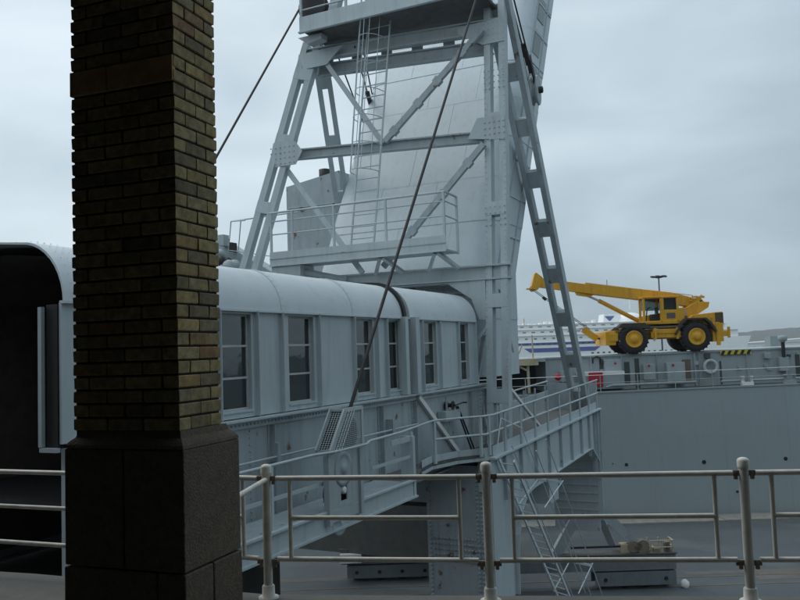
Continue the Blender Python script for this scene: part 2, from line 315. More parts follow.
for c in range(NC):
    z = zb0 + c*CH; H = 0.105; lst = []
    if c % 2:   # two stretchers run down each side, the front is filled between them
        L = (PD-JT)/2; L2 = (PW-2*H-3*JT)/2
        for x in (-H/2, -PW+H/2):
            for j in range(2): lst.append((x, L/2+j*(L+JT), H, L))
        for y in (H/2, PD-H/2):
            for j in range(2): lst.append((-H-JT-L2/2-j*(L2+JT), y, L2, H))
    else:
        L = (PW-2*JT)/3; L2 = PD-2*H-2*JT
        for y in (H/2, PD-H/2):
            for j in range(3): lst.append((-L/2-j*(L+JT), y, L, H))
        for x in (-H/2, -PW+H/2): lst.append((x, PD/2, H, L2))
    for x, y, bx, by in lst:
        front = y-by/2 < 0.01; right = x+bx/2 > -0.01
        if (front or right) and c < 34:
            o = bpy.data.objects.new('brick', brick_mesh(bx, by, rb.randrange(3))); COL.objects.link(o); o.parent = pf.e
            o.location = (x+rb.uniform(-.0025, .0025), y+rb.uniform(-.0025, .0025), z); o.rotation_euler = (0, 0, rb.uniform(-.006, .006))
        else: rest.box(x-bx/2, x+bx/2, y-by/2, y+by/2, z, z+CH-JT)
rest.build('brickwork', BRICK, PF, kind='stuff')
zb = zb0 + 25*CH
for x0, x1 in ((-PW-0.004, -0.470), (-0.464, -0.003)):
    MB().box(x0, x1, -0.012, 0.02, zb, zb+2*CH-JT).build('stone_band_block', SANDST, PF, bevel=0.004)
# plinth: blocks of stone with open joints, and a chamfered cap course
E_ = 0.058
def plinth_block(x0, x1, y0, y1, z0, z1, b=0.008): return MB().box(x0, x1, y0, y1, z0, z1).build('plinth_stone', STONE, PF, bevel=b)
x0, x1, y0, y1 = -PW-.028, E_, -.05, PD+E_+.045
g_ = 0.004
plinth_block(x0, -0.345-g_, y0, y1, 0.62+g_, 1.29); plinth_block(-0.345+g_, x1, y0, y1, 0.62+g_, 1.29)
plinth_block(x0, -0.12-g_, y0-0.006, 0.22-g_, 0.0, 0.62-g_); plinth_block(-0.12+g_, x1+0.006, y0-0.006, 0.22-g_, 0.0, 0.62-g_); plinth_block(x0, x1+0.006, 0.22+g_, y1, 0.0, 0.62-g_)
mb = MB(); prof = [(0, 1.293), (0.006, 1.312), (0.022, 1.332), (0.045, 1.352), (0.056, 1.388)]
vs = []
for ins, z in prof: vs += [(x0+ins, y0+ins, z), (x1-ins, y0+ins, z), (x1-ins, y1-ins, z), (x0+ins, y1-ins, z)]
fs = [(r*4+i, r*4+(i+1) % 4, (r+1)*4+(i+1) % 4, (r+1)*4+i) for r in range(len(prof)-1) for i in range(4)] + [(3, 2, 1, 0), (16, 17, 18, 19)]
mb.add(vs, fs); mb.build('cap_stone', STONE, PF)

# ------------------------------------------------------------------ terrace railing
rf = Frame('terrace_railing', (0.6, 5.8, TZ), 'pale painted tube railing along the terrace edge with capped round posts', 'railing')
posts = [(-6.2, 7.95), (-4.6, 7.35), (-2.35, 6.52), (-1.045, 6.05), (0.575, 5.80), (2.335, 5.60), (4.1, 5.38), (5.9, 5.17)]
for (x, y) in posts:
    mb = MB(); mb.tube((x, y, TZ), (x, y, -0.87), 0.033, 14); p = mb.build('post', RAILP, rf)
    MB().lathe((x, y, -0.885), (0, 0, 1), [(0, 0.040), (0.045, 0.041), (0.058, 0.034), (0.066, 0.018), (0.068, 0.002)], 16).build('cap', RAILP, rf, p)
    MB().lathe((x, y, TZ), (0, 0, 1), [(0, 0.075), (0.012, 0.075), (0.014, 0.048), (0.09, 0.046), (0.10, 0.036)], 16).build('base_flange', RAILP, rf, p)
for (a, b) in zip(posts, posts[1:]):
    A = Vector((*a, 0)); B = Vector((*b, 0)); d = (B-A).normalized(); L = (B-A).length
    zt, zm, zl = -0.925, -1.215, -1.515
    pa = A + d*0.075; pb = B - d*0.075; st = [A + d*0.18, B - d*0.20]
    def Z(p, z): return (p.x, p.y, z)
    MB().tube(Z(pa, zt), Z(pb, zt), 0.0195, 10).build('top_rail', RAILP, rf)
    MB().tube(Z(pa, zl), Z(pb, zl), 0.0185, 10).build('bottom_rail', RAILP, rf)
    MB().tube(Z(st[0], zm), Z(st[1], zm), 0.0175, 10).build('middle_rail', RAILP, rf)
    for q in st: MB().tube(Z(q, zt), Z(q, zl), 0.0165, 10).build('stile', RAILP, rf)
    for P, sgn in ((A, 1), (B, -1)):
        for z in (zt, zl-0.02):
            q = P + d*sgn*0.055
            mb = MB(); mb.bar((q.x-d.x*.03, q.y-d.y*.03, z), (q.x+d.x*.03, q.y+d.y*.03, z), 0.014, 0.036); mb.bar((q.x, q.y, z-.042), (q.x, q.y, z+.012), 0.022, 0.026); mb.build('clamp', CLAMP, rf)
MB().tube((-1.045, 6.03, -0.93), (-1.10, 5.0, -0.90), 0.0175, 10).build('return_rail', RAILP, rf)

# ------------------------------------------------------------------ covered gangway
TW, TF = -9.26, -12.95          # near and far side walls
S0, SJ, S1 = 8.05, 19.25, 24.45
cg = Frame('covered_gangway', (-11.1, 16.0, -3.6), 'long pale grey covered gangway with rounded roof and narrow three pane windows', 'gangway', gang=True)
ZE, ZS = 0.83, -1.18
def roofprof(off=0.0, r=0.87, n=10):
    pr = []
    for k in range(n+1):
        a = math.pi/2*k/n; pr.append((TW+off - r + (r)*math.cos(a), ZE + (r+off)*math.sin(a)))
    tL = TW - r; tR = TF + r; m = 8
    for k in range(1, m): q = k/m; pr.append((tL+(tR-tL)*q, ZE + r + off + 0.07*math.sin(math.pi*q)))
    for k in range(n+1):
        a = math.pi/2*(n-k)/n; pr.append((TF-off + r - r*math.cos(a), ZE + (r+off)*math.sin(a)))
    return pr
def roofshell(mb, s0, s1, off0, off1):
    a = roofprof(off0); b = roofprof(off1); n = len(a); vs = []
    for s in (s0, s1):
        vs += [(t, s, z) for t, z in a] + [(t, s, z) for t, z in b]
    fs = []
    for i in range(n-1): fs += [(n+i, n+i+1, 3*n+i+1, 3*n+i), (i, 2*n+i, 2*n+i+1, i+1), (i, i+1, n+i+1, n+i), (2*n+i, 3*n+i, 3*n+i+1, 2*n+i+1)]
    fs += [(0, n, 3*n, 2*n), (n-1, 3*n-1, 4*n-1, 2*n-1)]
    mb.add(vs, fs, True); return mb
r1 = roofshell(MB(), S0, SJ-0.16, 0.03, 0.06).build('roof', ROOFM, cg)
r2 = roofshell(MB(), SJ+0.16, S1, -0.03, 0.07).build('roof', ROOFM, cg)
for o in (r1, r2):
    md = o.modifiers.new('es', 'EDGE_SPLIT'); md.split_angle = R(40)
for s in (10.6, 13.45, 16.35, 22.0):
    o = roofshell(MB(), s-0.05, s+0.05, 0.05, 0.074).build('roof_strap', ROOFM, cg, r1 if s < SJ else r2)
    o.modifiers.new('es', 'EDGE_SPLIT').split_angle = R(40)
rv = MB()
for s in (8.2, 8.32, 8.44, 10.57, 10.63, 13.42, 13.48, 16.32, 16.38, 22.0, 24.38):
    pr = roofprof(0.076)
    for k in range(1, 12):
        t, z = pr[k]; a = math.pi/2*min(k, 10)/10; rv.rivet((t, s, z), (math.cos(a), 0, math.sin(a)), 0.008)
rv.build('roof_rivets', ROOFM, cg, kind='stuff')
jr = roofshell(MB(), SJ-0.30, SJ-0.16, 0.0, 0.13).build('joint_arch', DARK, cg); jr.modifiers.new('es', 'EDGE_SPLIT').split_angle = R(40)
jr = roofshell(MB(), SJ-0.16, SJ+0.16, -0.12, -0.02).build('joint_bellows', DARK, cg)
# end walls above the eaves (far end closed)
mb = MB(); pr = roofprof(-0.04); mb.prism(pr, lambda t, z, w: (t, w, z), S1-0.06, S1-0.02); mb.build('end_gable', STEEL, cg)
WFRAME = mat('window_frame_paint', (0.50, 0.52, 0.50), .5, .1, dirt=.3)
wins = [(9.25, 10.15), (11.58, 12.46), (13.72, 14.68), (16.52, 17.40), (18.20, 18.90), (20.36, 21.30), (23.05, 23.86)]
WZ0, WZ1 = -1.02, 0.775
for tw, sg, nearside in ((TW, 1, True), (TF, -1, False)):
    cuts = [S0] + [x for w in wins for x in w] + [S1]
    for i in range(0, len(cuts), 2):
        a, b = cuts[i], cuts[i+1]
        for (p, q) in ([(a, SJ-0.2), (SJ+0.2, b)] if a < SJ < b else [(a, b)]):
            MB().box(tw-0.05*sg, tw, p, q, ZS+0.02, ZE).build('wall_panel', STEEL, cg)
    for a, b in wins:
        MB().box(tw-0.05*sg, tw-0.002*sg, a, b, ZS+0.02, WZ0).build('wall_panel', STEEL, cg)
        MB().box(tw-0.05*sg, tw-0.002*sg, a, b, WZ1, ZE).build('wall_panel', STEEL, cg)
        tp = tw - 0.11*sg
        mb = MB()
        for (x, y) in ((a, a+0.045), (b-0.045, b)): mb.box(tp-0.025, tp+0.03, x, y, WZ0, WZ1)
        for k in range(4):
            z = WZ0 + (WZ1-WZ0)*k/3; z0 = z-0.02 if 0 < k < 3 else (z if k == 0 else z-0.04); mb.box(tp-0.02, tp+0.028, a+0.045, b-0.045, z0, z0+0.04)
        w = mb.build('window', WFRAME if nearside else STEEL, cg)
        for k in range(3):
            z = WZ0 + (WZ1-WZ0)*k/3
            MB().box(tp-0.003, tp+0.003, a+0.046, b-0.046, z+0.021+0.02*(k == 0), z+(WZ1-WZ0)/3-0.021-0.02*(k == 2)).build('pane', GLASS, cg, w)
        if nearside:
            MB().box(tw-0.12, tw+0.03, a-0.02, b+0.02, WZ0-0.035, WZ0-0.002).build('window_sill', STEEL, cg, w)
            MB().box(tw-0.12, tw-0.052, a-0.03, a-0.003, WZ0, WZ1).build('reveal', STEEL, cg, w); MB().box(tw-0.12, tw-0.052, b+0.003, b+0.03, WZ0, WZ1).build('reveal', STEEL, cg, w)
for s in (8.9, 10.55, 11.46, 12.58, 13.42, 14.82, 16.38, 17.52, 18.06, 20.22, 21.46, 22.92, 24.38):   # vertical angle ribs
    mb = MB(); mb.box(TW, TW+0.012, s-0.04, s+0.06, ZS+0.02, ZE+0.01); mb.box(TW, TW+0.10, s-0.008, s+0.008, ZS+0.02, ZE+0.01); mb.build('wall_rib', STEEL, cg)
for s0, s1, w in ((SJ-0.40, SJ-0.22, 0.20), (SJ+0.17, SJ+0.40, 0.24)):
    MB().box(TW-0.03, TW+w, s0, s1, ZS+0.02, ZE+0.04).build('joint_post', STEEL, cg)
MB().box(TW-0.09, TW-0.05, SJ-0.22, SJ+0.17, ZS, ZE).build('joint_bellows', DARK, cg)
MB().box(TW-0.04, TW+0.075, S0, S1, ZE-0.01, ZE+0.03).build('eave_angle', ROOFM, cg)
MB().box(TW-0.06, TW+0.21, S0+0.2, 25.2, ZS-0.035, ZS).build('sill_flange', STEEL, cg)
MB().box(TW-0.02, TW+0.05, S0+0.2, 25.2, ZS-0.18, ZS-0.037).build('sill_angle', STEEL, cg)
# plate girders under both walls
ZB = -3.45
for tw, sg in ((TW, 1), (TF, -1)):
    MB().box(tw-0.03*sg, tw, S0+0.2, 25.2, ZB, ZS-0.037).build('girder_web', STEEL2, cg)
    MB().box(tw-0.22*sg, tw+0.18*sg, S0+0.2, 21.8, ZB-0.04, ZB).build('girder_flange', STEEL2, cg)
for s in (9.4, 11.2, 13.0, 15.5, 17.6, 19.55, 23.7, 25.1):
    mb = MB(); mb.box(TW, TW+0.014, s-0.09, s+0.09, ZB+0.02, ZS-0.19); mb.box(TW, TW+0.13, s-0.01, s+0.01, ZB+0.02, ZS-0.19); mb.build('web_stiffener', STEEL2, cg)
rv = MB()
for k in range(150):
    s = 8.3 + k*0.115; rv.rivet((TW+0.05, s, ZS-0.11), (1, 0, 0), 0.02)
for s in (11.15, 12.35, 15.40, 15.58, 15.72, 17.5, 19.48, 19.62, 24.7, 24.9):
    for j in range(17): rv.rivet((TW+0.015 if s not in (12.35,) else TW, s, ZB+0.15+j*0.125), (1, 0, 0), 0.02)
for i in range(4):
    for j in range(14): rv.rivet((TW, 15.9+i*0.11, ZS-0.3-j*0.14-0.07*(i % 2)), (1, 0, 0), 0.02)
rv.build('girder_rivets', STEEL2, cg, kind='stuff')
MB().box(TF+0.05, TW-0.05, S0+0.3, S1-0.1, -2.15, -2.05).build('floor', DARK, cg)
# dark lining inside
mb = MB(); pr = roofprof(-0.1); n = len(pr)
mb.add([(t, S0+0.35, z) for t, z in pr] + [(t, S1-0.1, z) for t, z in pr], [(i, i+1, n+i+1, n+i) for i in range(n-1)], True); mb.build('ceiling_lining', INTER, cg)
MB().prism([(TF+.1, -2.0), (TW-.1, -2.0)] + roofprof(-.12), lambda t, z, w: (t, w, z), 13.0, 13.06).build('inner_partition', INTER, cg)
MB().box(TF+0.13, TF+0.16, S0+0.05, 12.95, -3.3, 1.0).build('added_blackout_screen', INTER, cg)  # added to cover the far windows so the open end reads dark
# near open end: jamb, frame and inner door post
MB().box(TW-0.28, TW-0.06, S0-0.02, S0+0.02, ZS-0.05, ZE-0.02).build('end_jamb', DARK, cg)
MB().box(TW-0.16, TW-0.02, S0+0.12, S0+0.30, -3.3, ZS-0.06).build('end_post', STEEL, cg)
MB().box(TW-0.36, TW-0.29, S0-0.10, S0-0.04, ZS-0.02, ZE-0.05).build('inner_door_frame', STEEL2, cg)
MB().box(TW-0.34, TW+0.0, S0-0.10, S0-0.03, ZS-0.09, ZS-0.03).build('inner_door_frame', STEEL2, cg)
# pipe along the girder with brackets
MB().tube((TW+0.16, 10.5, -1.98), (TW+0.16, 19.5, -1.98), 0.022, 8).build('pipe', STEEL, cg)
for s in (13.02, 18.0): MB().box(TW, TW+0.2, s-0.05, s+0.05, -2.08, -1.72).build('pipe_bracket', STEEL2, cg)
# gusset plate, its edge painted white for the light it catches, and small hand winch
mb = MB(); poly = [(19.68, -1.25), (19.68, -3.4), (22.7, -3.4), (22.7, -3.3)]
mb.prism(poly, lambda s, z, w: (w, s, z), TW+0.02, TW+0.05); mb.build('gusset_plate', STEEL2, cg)
MB().bar((TW+0.10, 19.70, -1.27), (TW+0.10, 22.72, -3.32), 0.10, 0.13).build('gusset_edge', WHITE, cg)

hw = Frame('hand_winch', (-9.1, 21.8, -2.0), 'small black hand winch on a grey bracket box by the gangway girder', 'winch', gang=True)
MB().box(-9.24, -8.98, 21.15, 22.25, -2.08, -1.80).build('bracket_box', STEEL2, hw)
mb = MB(); mb.prism([(21.2, -2.08), (22.2, -2.08), (21.3, -2.5)], lambda s, z, w: (w, s, z), -9.2, -9.17); mb.build('bracket_web', STEEL2, hw)
MB().lathe((-9.22, 21.75, -1.66), (1, 0, 0), [(0, .13), (.03, .13), (.03, .06), (.2, .06), (.2, .13), (.23, .13)], 14).build('drum', DARK, hw)
MB().path([(-9.0, 21.75, -1.66), (-8.93, 21.75, -1.66), (-8.93, 22.35, -1.62), (-8.8, 22.35, -1.62)], 0.022).build('crank', DARK, hw)
MB().tube((-9.1, 21.5, -1.8), (-9.1, 21.5, -1.4), 0.03).build('pawl', STEEL2, hw)
for ds in (0, 0.22): MB().tube((-9.05, 22.1+ds*0.6, -1.72), (-8.85, 22.75+ds, -3.1), 0.028).build('pull_rod', DARK, hw)

# ------------------------------------------------------------------ service walkway in front of the girder
wk = Frame('service_walkway', (-8.6, 13.5, -3.4), 'grey service walkway with handrail bolted along the gangway girder', 'walkway', gang=True)
TO = -8.0
MB().box(TW+0.19, TO-0.02, 9.0, 16.9, -3.10, -3.05).build('deck', STEEL2, wk)
MB().box(TO-0.02, TO, 9.0, 16.9, -3.36, -2.98).build('edge_beam', STEEL, wk)
for z in (-2.98, -3.36): MB().box(TO-0.02, TO+0.07, 9.0, 16.9, z-0.02, z+0.02).build('edge_flange', STEEL, wk)
for s in (9.6, 11.3, 16.85): MB().box(TO-0.06, TO-0.02, s-0.035, s+0.035, -2.96, -1.9).build('rail_post', STEEL, wk)
MB().box(TO-0.30, TO+0.02, 16.78, 16.9, -3.36, -1.99).build('end_post', STEEL, wk)
MB().path([(TO-0.05, 9.0, -1.88), (TO-0.05, 12.6, -1.88), (-7.80, 12.95, -1.86), (-7.80, 14.25, -1.86), (TO-0.08, 14.9, -1.88), (TO-0.18, 16.6, -1.88), (-8.6, 18.9, -1.90), (-8.75, 19.6, -1.92)], 0.028, 8).build('handrail', STEEL, wk)
MB().bar((TO-0.05, 9.0, -2.45), (TO-0.05, 13.0, -2.45), 0.012, 0.07).build('knee_rail', STEEL, wk)
MB().bar((TO-0.05, 14.9, -2.45), (TO-0.05, 16.8, -2.45), 0.012, 0.07).build('knee_rail', STEEL, wk)
MB().box(TO-0.05, TO-0.03, 15.8, 16.8, -2.10, -1.98).build('rail_plate', STEEL, wk)

pg = Frame('rope_pulley_guard', (-8.3, 13.8, -3.4), 'tapering mesh guard over a rope pulley at the end of the dark cable', 'pulley guard', gang=True)
t0, t1 = -8.22, -7.90
mb = MB(); SB, ST, SE = 13.02, 13.58, 14.26; zB, zT = -1.86, -1.13
for (s_b, s_t) in ((SB, ST), (SE, SE)):
    mb.bar((t1, s_b, zB), (t1, s_t, zT), 0.03, 0.085); mb.bar((t0, s_b, zB), (t0, s_t, zT), 0.03, 0.085)
for t in (t0, t1): mb.bar((t, ST-.03, zT), (t, SE+.03, zT), 0.04, 0.07)
for q in (ST, SE): mb.bar((t0, q, zT), (t1, q, zT), 0.05, 0.05)
mb.build('guard_frame', STEEL, pg)
mb = MB()
for k in range(19):
    z = zB+.02 + k*0.038; q = (z-zB)/(zT-zB); sb = SB+.03 + (ST-SB)*q; mb.tube((t1-0.012, sb, z), (t1-0.012, SE, z), 0.007, 4, cap=False); mb.tube((t0, sb, z), (t1, sb, z), 0.007, 4, cap=False)
for k in range(24):
    q_ = SB+.05 + k*0.052; zt = zB + min(1, max(0, (q_-SB)/(ST-SB)))*(zT-zB); mb.tube((t1-0.012, q_, zB), (t1-0.012, q_, zt), 0.007, 4, cap=False)
for k in range(10):
    t = t0+.03+k*.055; mb.tube((t, SB+.03, zB), (t, ST+.03, zT), 0.007, 4, cap=False)
mb.build('wire_mesh', STEEL, pg, kind='stuff')
MB().prism([(SB+.05, zB), (SE, zB), (SE, zT), (ST+.05, zT)], lambda s, z, w: (w, s, z), t0+0.02, t0+0.04).build('back_plate', DARK, pg)
MB().lathe((t0+.05, 13.85, -1.6), (1, 0, 0), [(0, .34), (.04, .34), (.07, .28), (.13, .28), (.16, .34), (.2, .34)], 26).build('sheave', DARK, pg)
for q in (12.95, 14.16): MB().box(t1-0.10, t1+0.02, q-0.055, q+0.055, -3.22, -1.88).build('guard_post', STEEL2, pg)
mb = MB()   # side plate with a slot, in front of the lower sheave
for b in ((13.01, 13.40, -3.2, -1.9), (13.64, 14.10, -3.2, -1.9), (13.40, 13.64, -3.2, -2.85), (13.40, 13.64, -2.42, -1.9)): mb.box(t1-0.06, t1-0.03, b[0], b[1], b[2], b[3])
mb.build('side_plate', STEEL2, pg)
MB().lathe((t1-0.032, 13.52, -2.25), (1, 0, 0), [(0, .34), (0.012, .34), (0.014, .26), (0.010, .25), (0.012, .10), (0.03, .09), (0.035, .02)], 28).build('bearing_cover', STEEL2, pg)
MB().lathe((t0, 13.55, -2.72), (1, 0, 0), [(0, .34), (0.05, .34), (0.08, .28), (0.12, .28), (0.16, .34), (0.2, .34)], 28).build('sheave', DARK, pg)
MB().lathe((t1-0.16, 13.45, -3.22), (1, 0, 0), [(0, .30), (0.06, .30), (0.07, .25), (0.09, .08), (0.12, .06)], 24).build('guide_wheel', STEEL, pg)
MB().lathe((t1-0.10, 13.52, -2.66), (1, 0, 0), [(0, .07), (0.09, .07), (0.10, .04)], 12).build('axle', WHITE, pg)

# ------------------------------------------------------------------ gantry tower
gt = Frame('gantry_tower', (-12.2, 28.0, GZ), 'tall pale grey riveted steel gantry tower straddling the gangway', 'tower', gang=True)
def leg(p, q, wid, dep, side, m=STEEL, nb=6, ch=0.14, gap_ax=None, name='leg'):
    """battened leg: two chords (deep dep) wid apart along `side`, joined by batten plates"""
    p = Vector(p); q = Vector(q); sd_ = Vector(side).normalized(); mb = MB()
    for sg in (-1, 1):
        o = sd_*sg*(wid/2-ch/2); mb.bar(p+o, q+o, ch, dep, sd_)
    L = mb.build(name, m, gt)
    for k in range(nb):
        f = (k+0.5)/nb; c = p.lerp(q, f); d = (q-p).normalized(); h = 0.28
        MB().bar(c-d*h/2*1.6, c+d*h/2*1.6, wid*0.99, dep*1.06, sd_).build('batten_plate', m, gt, L)
    return L
RT, RB = (-8.52, 25.75, 12.2), (-8.52, 24.35, -3.1)       # right front leg, top and foot
leg(RB, RT, 0.74, 0.34, (1, 0, 0), nb=5, ch=0.22)
def onleg(z): k = (z-RB[2])/(RT[2]-RB[2]); return lerp(RB, RT, k)
LT, LM, LB = (-15.68, 25.4, 11.7), None, (-18.55, 22.95, -1.0)
leg(LB, LT, 0.72, 0.36, (1, 0.25, 0), nb=5, ch=0.23)
def onl(z): k = (z-LB[2])/(LT[2]-LB[2]); return lerp(LB, LT, k)
leg((-16.8, 31.0, -1.0), (-15.85, 26.1, 11.6), 0.62, 0.34, (1, 0.6, 0), nb=6, ch=0.2)
leg((-8.25, 35.6, -2.9), (-8.50, 26.05, 12.0), 0.40, 0.62, (1, 0, 0), nb=1, ch=0.10, name='raking_leg') if False else None
# raking leg on the right: two channels 0.75 m apart joined by plates, seen from its flat side
rp, rq = Vector((-8.5, 35.35, -2.9)), Vector((-8.46, 25.75, 12.0)); rd = (rq-rp).normalized(); sdv = Vector((0, 1, 0)); sdv = (sdv-rd*sdv.dot(rd)).normalized()
mb = MB()
sdv = Vector((1, 0, 0)); sdv = (sdv-rd*sdv.dot(rd)).normalized()
for sg in (-1, 1): mb.bar(rp+sdv*sg*0.27, rq+sdv*sg*0.34, 0.20, 0.42, sdv)
rk = mb.build('raking_leg', STEEL2, gt)
for k in range(9):
    c = rp.lerp(rq, 0.035 + k*0.117); h = 0.33 if k else 0.5
    MB().bar(c-rd*h, c+rd*h, 0.50, 0.30, sdv).build('batten_plate', STEEL2, gt, rk)
for k in (0, 1, 2):
    c = rp.lerp(rq, 0.115 + k*0.117 + 0.02); MB().bar(c-rd*0.05, c+rd*0.05, 0.50, 0.24, sdv).build('batten_plate', STEEL2, gt, rk)
# horizontal beams of the front portal
def beam(name, p, q, dep, wid, m=STEEL, fl=0.05):
    p = Vector(p); q = Vector(q); mb = MB(); mb.bar(p, q, wid*0.25, dep, (0, 1, 0)); z = Vector((0, 0, dep/2))
    for sg in (1, -1): mb.bar(p+z*sg, q+z*sg, wid, fl, (0, 1, 0))
    return mb.build(name, m, gt)
def adj(p, dt=0, ds=0, dz=0): return (p[0]+dt, p[1]+ds, p[2]+dz)
beam('cross_beam', adj(onl(11.25), -0.1), adj(onleg(10.95), 0.2), 0.42, 0.3)
beam('cross_beam', adj(onl(10.7), 0.3, 0.4), adj(onleg(10.35), -0.2, 0.3), 0.42, 0.25, STEEL2)
for k in range(6):
    f = (k+0.5)/6; a = lerp(adj(onl(11.2), 0, 0.3), adj(onleg(10.9), 0, 0.3), f); MB().bar(a, adj(a, 0, 0, -0.75), 0.42, 0.06).build('web_plate', STEEL2, gt)
beam('cross_beam', adj(onl(7.35), 0.3, 0.1), adj(onleg(7.1), -0.3, 0.1), 0.32, 0.3, STEEL2)
beam('cross_beam', (-17.4, 24.2, 2.45), adj(onleg(2.45), 0.45), 0.44, 0.42)
beam('cross_beam', (-17.4, 24.9, 2.05), (-8.9, 25.4, 2.0), 0.30, 0.5, STEEL2)
# haunch below the lower beam and lower frame beside the gangway end
mb = MB(); mb.prism([(-10.3, 2.2), (-8.9, 2.2), (-8.9, 0.9), (-9.15, 0.9), (-9.4, 1.6)], lambda t, z, w: (t, w, z), 24.62, 24.75); mb.build('haunch_plate', STEEL, gt)
MB().bar((-9.6, 24.75, -0.1), (-8.8, 24.62, 0.75), 0.10, 0.10).build('short_brace', ROOFM, gt)
MB().bar((-9.2, 24.95, -2.6), (-9.75, 25.0, 0.6), 0.12, 0.12).build('short_brace', STEEL2, gt)
MB().bar((-9.75, 24.9, -2.6), (-9.1, 24.9, 0.4), 0.12, 0.12).build('short_brace', STEEL2, gt)
MB().bar((-8.62, 25.2, 1.9), (-8.25, 25.3, -0.2), 0.05, 0.10).build('short_brace', STEEL2, gt)
# gusset plates and rivets
def gusset(poly, s0, s1, name='gusset_plate', m=STEEL):
    return MB().prism(poly, lambda t, z, w: (t, w, z), s0, s1).build(name, m, gt)
p = onl(7.3); gusset([(p[0]-.42, p[2]-.4), (p[0]+.75, p[2]-.4), (p[0]+1.05, p[2]+.05), (p[0]+.75, p[2]+.45), (p[0]-.02, p[2]+.55), (p[0]-.2, p[2]+.5)], p[1]-.24, p[1]-.2)
p = onl(11.1); gusset([(p[0]-.42, p[2]-.45), (p[0]+.9, p[2]-.45), (p[0]+1.6, p[2]+.15), (p[0]-.3, p[2]+.15)], p[1]-.26, p[1]-.22)
p = onleg(7.2); gusset([(p[0]-.95, p[2]-.15), (p[0]+.37, p[2]-.35), (p[0]+.37, p[2]+.5), (p[0]-.6, p[2]+.5)], p[1]-.23, p[1]-.19)
p = onleg(10.6); gusset([(p[0]-1.3, p[2]+.25), (p[0]-.4, p[2]-.3), (p[0]+.37, p[2]-.3), (p[0]+.37, p[2]+.5), (p[0]-1.3, p[2]+.5)], p[1]-.24, p[1]-.20)
rv = MB()
for z0 in (7.2, 9.0, 4.3, 10.7):
    p = onleg(z0)
    for i in range(5):
        for j in range(4): rv.rivet((p[0]-.33+i*.165, p[1]-.235, p[2]-.3+j*.2), (0, -1, 0), 0.026)
p = onl(7.3)
for i in range(6):
    for j in range(4): rv.rivet((p[0]-.3+i*.2, p[1]-.245, p[2]-.3+j*.2), (0, -1, 0), 0.026)
for k in range(70):
    z = -3.0 + k*0.2; p = onleg(z)
    for dt in (-.33, .33): rv.rivet((p[0]+dt, p[1]-.178, z), (0, -1, 0), 0.015)
rv.build('leg_rivets', STEEL, gt, kind='stuff')
# diagonals of the two portal panels
def diag(name, p, q, w, plates=(), m=STEEL2):
    b = MB().bar(p, q, w, w*0.7, (1, 0, 0)).build(name, m, gt); P = Vector(p); Q = Vector(q)
    for f in plates:
        c = P.lerp(Q, f); d = (Q-P).normalized(); MB().bar(c-d*.12, c+d*.12, w*1.5, w*0.8, (1, 0, 0)).build('tie_plate', m, gt, b)
diag('diagonal_brace', (-8.85, 25.2, 10.75), (-12.5, 24.85, 7.35), 0.20, (0.2, 0.45, 0.65, 0.9))
diag('diagonal_brace', (-8.85, 24.9, 6.75), (-12.6, 24.6, 2.9), 0.20, (0.15, 0.4, 0.7))
diag('diagonal_brace', (-15.3, 25.2, 11.2), (-12.6, 24.9, 7.3), 0.17, m=STEEL)
diag('diagonal_brace', (-16.7, 24.6, 7.1), (-13.2, 24.2, 2.7), 0.17, m=STEEL)
# top platform
mb = MB(); mb.box(-15.3, -8.5, 23.9, 26.8, 11.62, 11.72); tp_ = mb.build('top_platform', RUSTY, gt)
MB().box(-15.31, -8.5, 23.86, 23.9, 11.55, 12.08).build('platform_fascia', STEEL, gt, tp_)
MB().box(-15.35, -8.48, 23.82, 23.95, 11.50, 11.55).build('platform_flange', STEEL, gt, tp_)
mb = MB(); mb.prism([(-15.6, 11.5), (-14.6, 11.5), (-14.6, 11.3), (-15.2, 11.2)], lambda t, z, w: (t, w, z), 24.2, 24.6); mb.build('corbel', STEEL2, gt, tp_)
for t in (-15.26, -13.4, -12.55, -11.6, -9.6): MB().box(t-.04, t+.04, 23.88, 23.96, 12.08, 13.4).build('rail_post', STEEL, gt, tp_)
for z in (12.35, 12.8, 13.3): MB().tube((-15.26, 23.92, z), (-8.5, 23.92, z), 0.03).build('handrail', STEEL, gt, tp_)
MB().lathe((-15.0, 24.2, 12.55), (0, 1, 0), [(0, .55), (.08, .55), (.1, .42), (.25, .42), (.28, .55), (.36, .55)], 24).build('top_sheave', DARK, gt, tp_)
MB().bar((-14.2, 24.3, 11.8), (-13.7, 24.3, 13.6), 0.35, 0.3).build('sheave_bracket', STEEL, gt, tp_)
MB().box(-15.4, -14.6, 24.7, 25.4, 11.72, 12.5).build('machine_box', DARK, gt, tp_)
# middle platform
mp0, mp1 = -16.55, -9.75; ms = 23.5
pl = MB().box(mp0, mp1, ms, ms+1.0, 3.12, 3.18).build('middle_platform', STEEL2, gt)
MB().box(mp0, mp1, ms-0.03, ms, 3.14, 3.62).build('platform_fascia', STEEL, gt, pl)
MB().box(mp0, mp1, ms-0.07, ms-0.03, 3.10, 3.16).build('platform_flange', STEEL, gt, pl); MB().box(mp0, mp1, ms-0.055, ms-0.03, 3.36, 3.39).build('platform_flange', STEEL2, gt, pl)
for t in (mp0+.05, -15.6, -13.9, -11.9, mp1-.05):
    MB().box(t-.035, t+.035, ms-0.02, ms+0.05, 3.62, 5.02).build('rail_post', STEEL, gt, pl)
for z, r in ((5.03, .04), (4.72, .025), (4.25, .025)):
    MB().tube((mp0, ms+.015, z), (mp1, ms+.015, z), r).build('handrail', STEEL, gt, pl)
    MB().tube((mp1, ms+.015, z), (mp1, ms+1.0, z-0.02), r).build('handrail', STEEL, gt, pl)
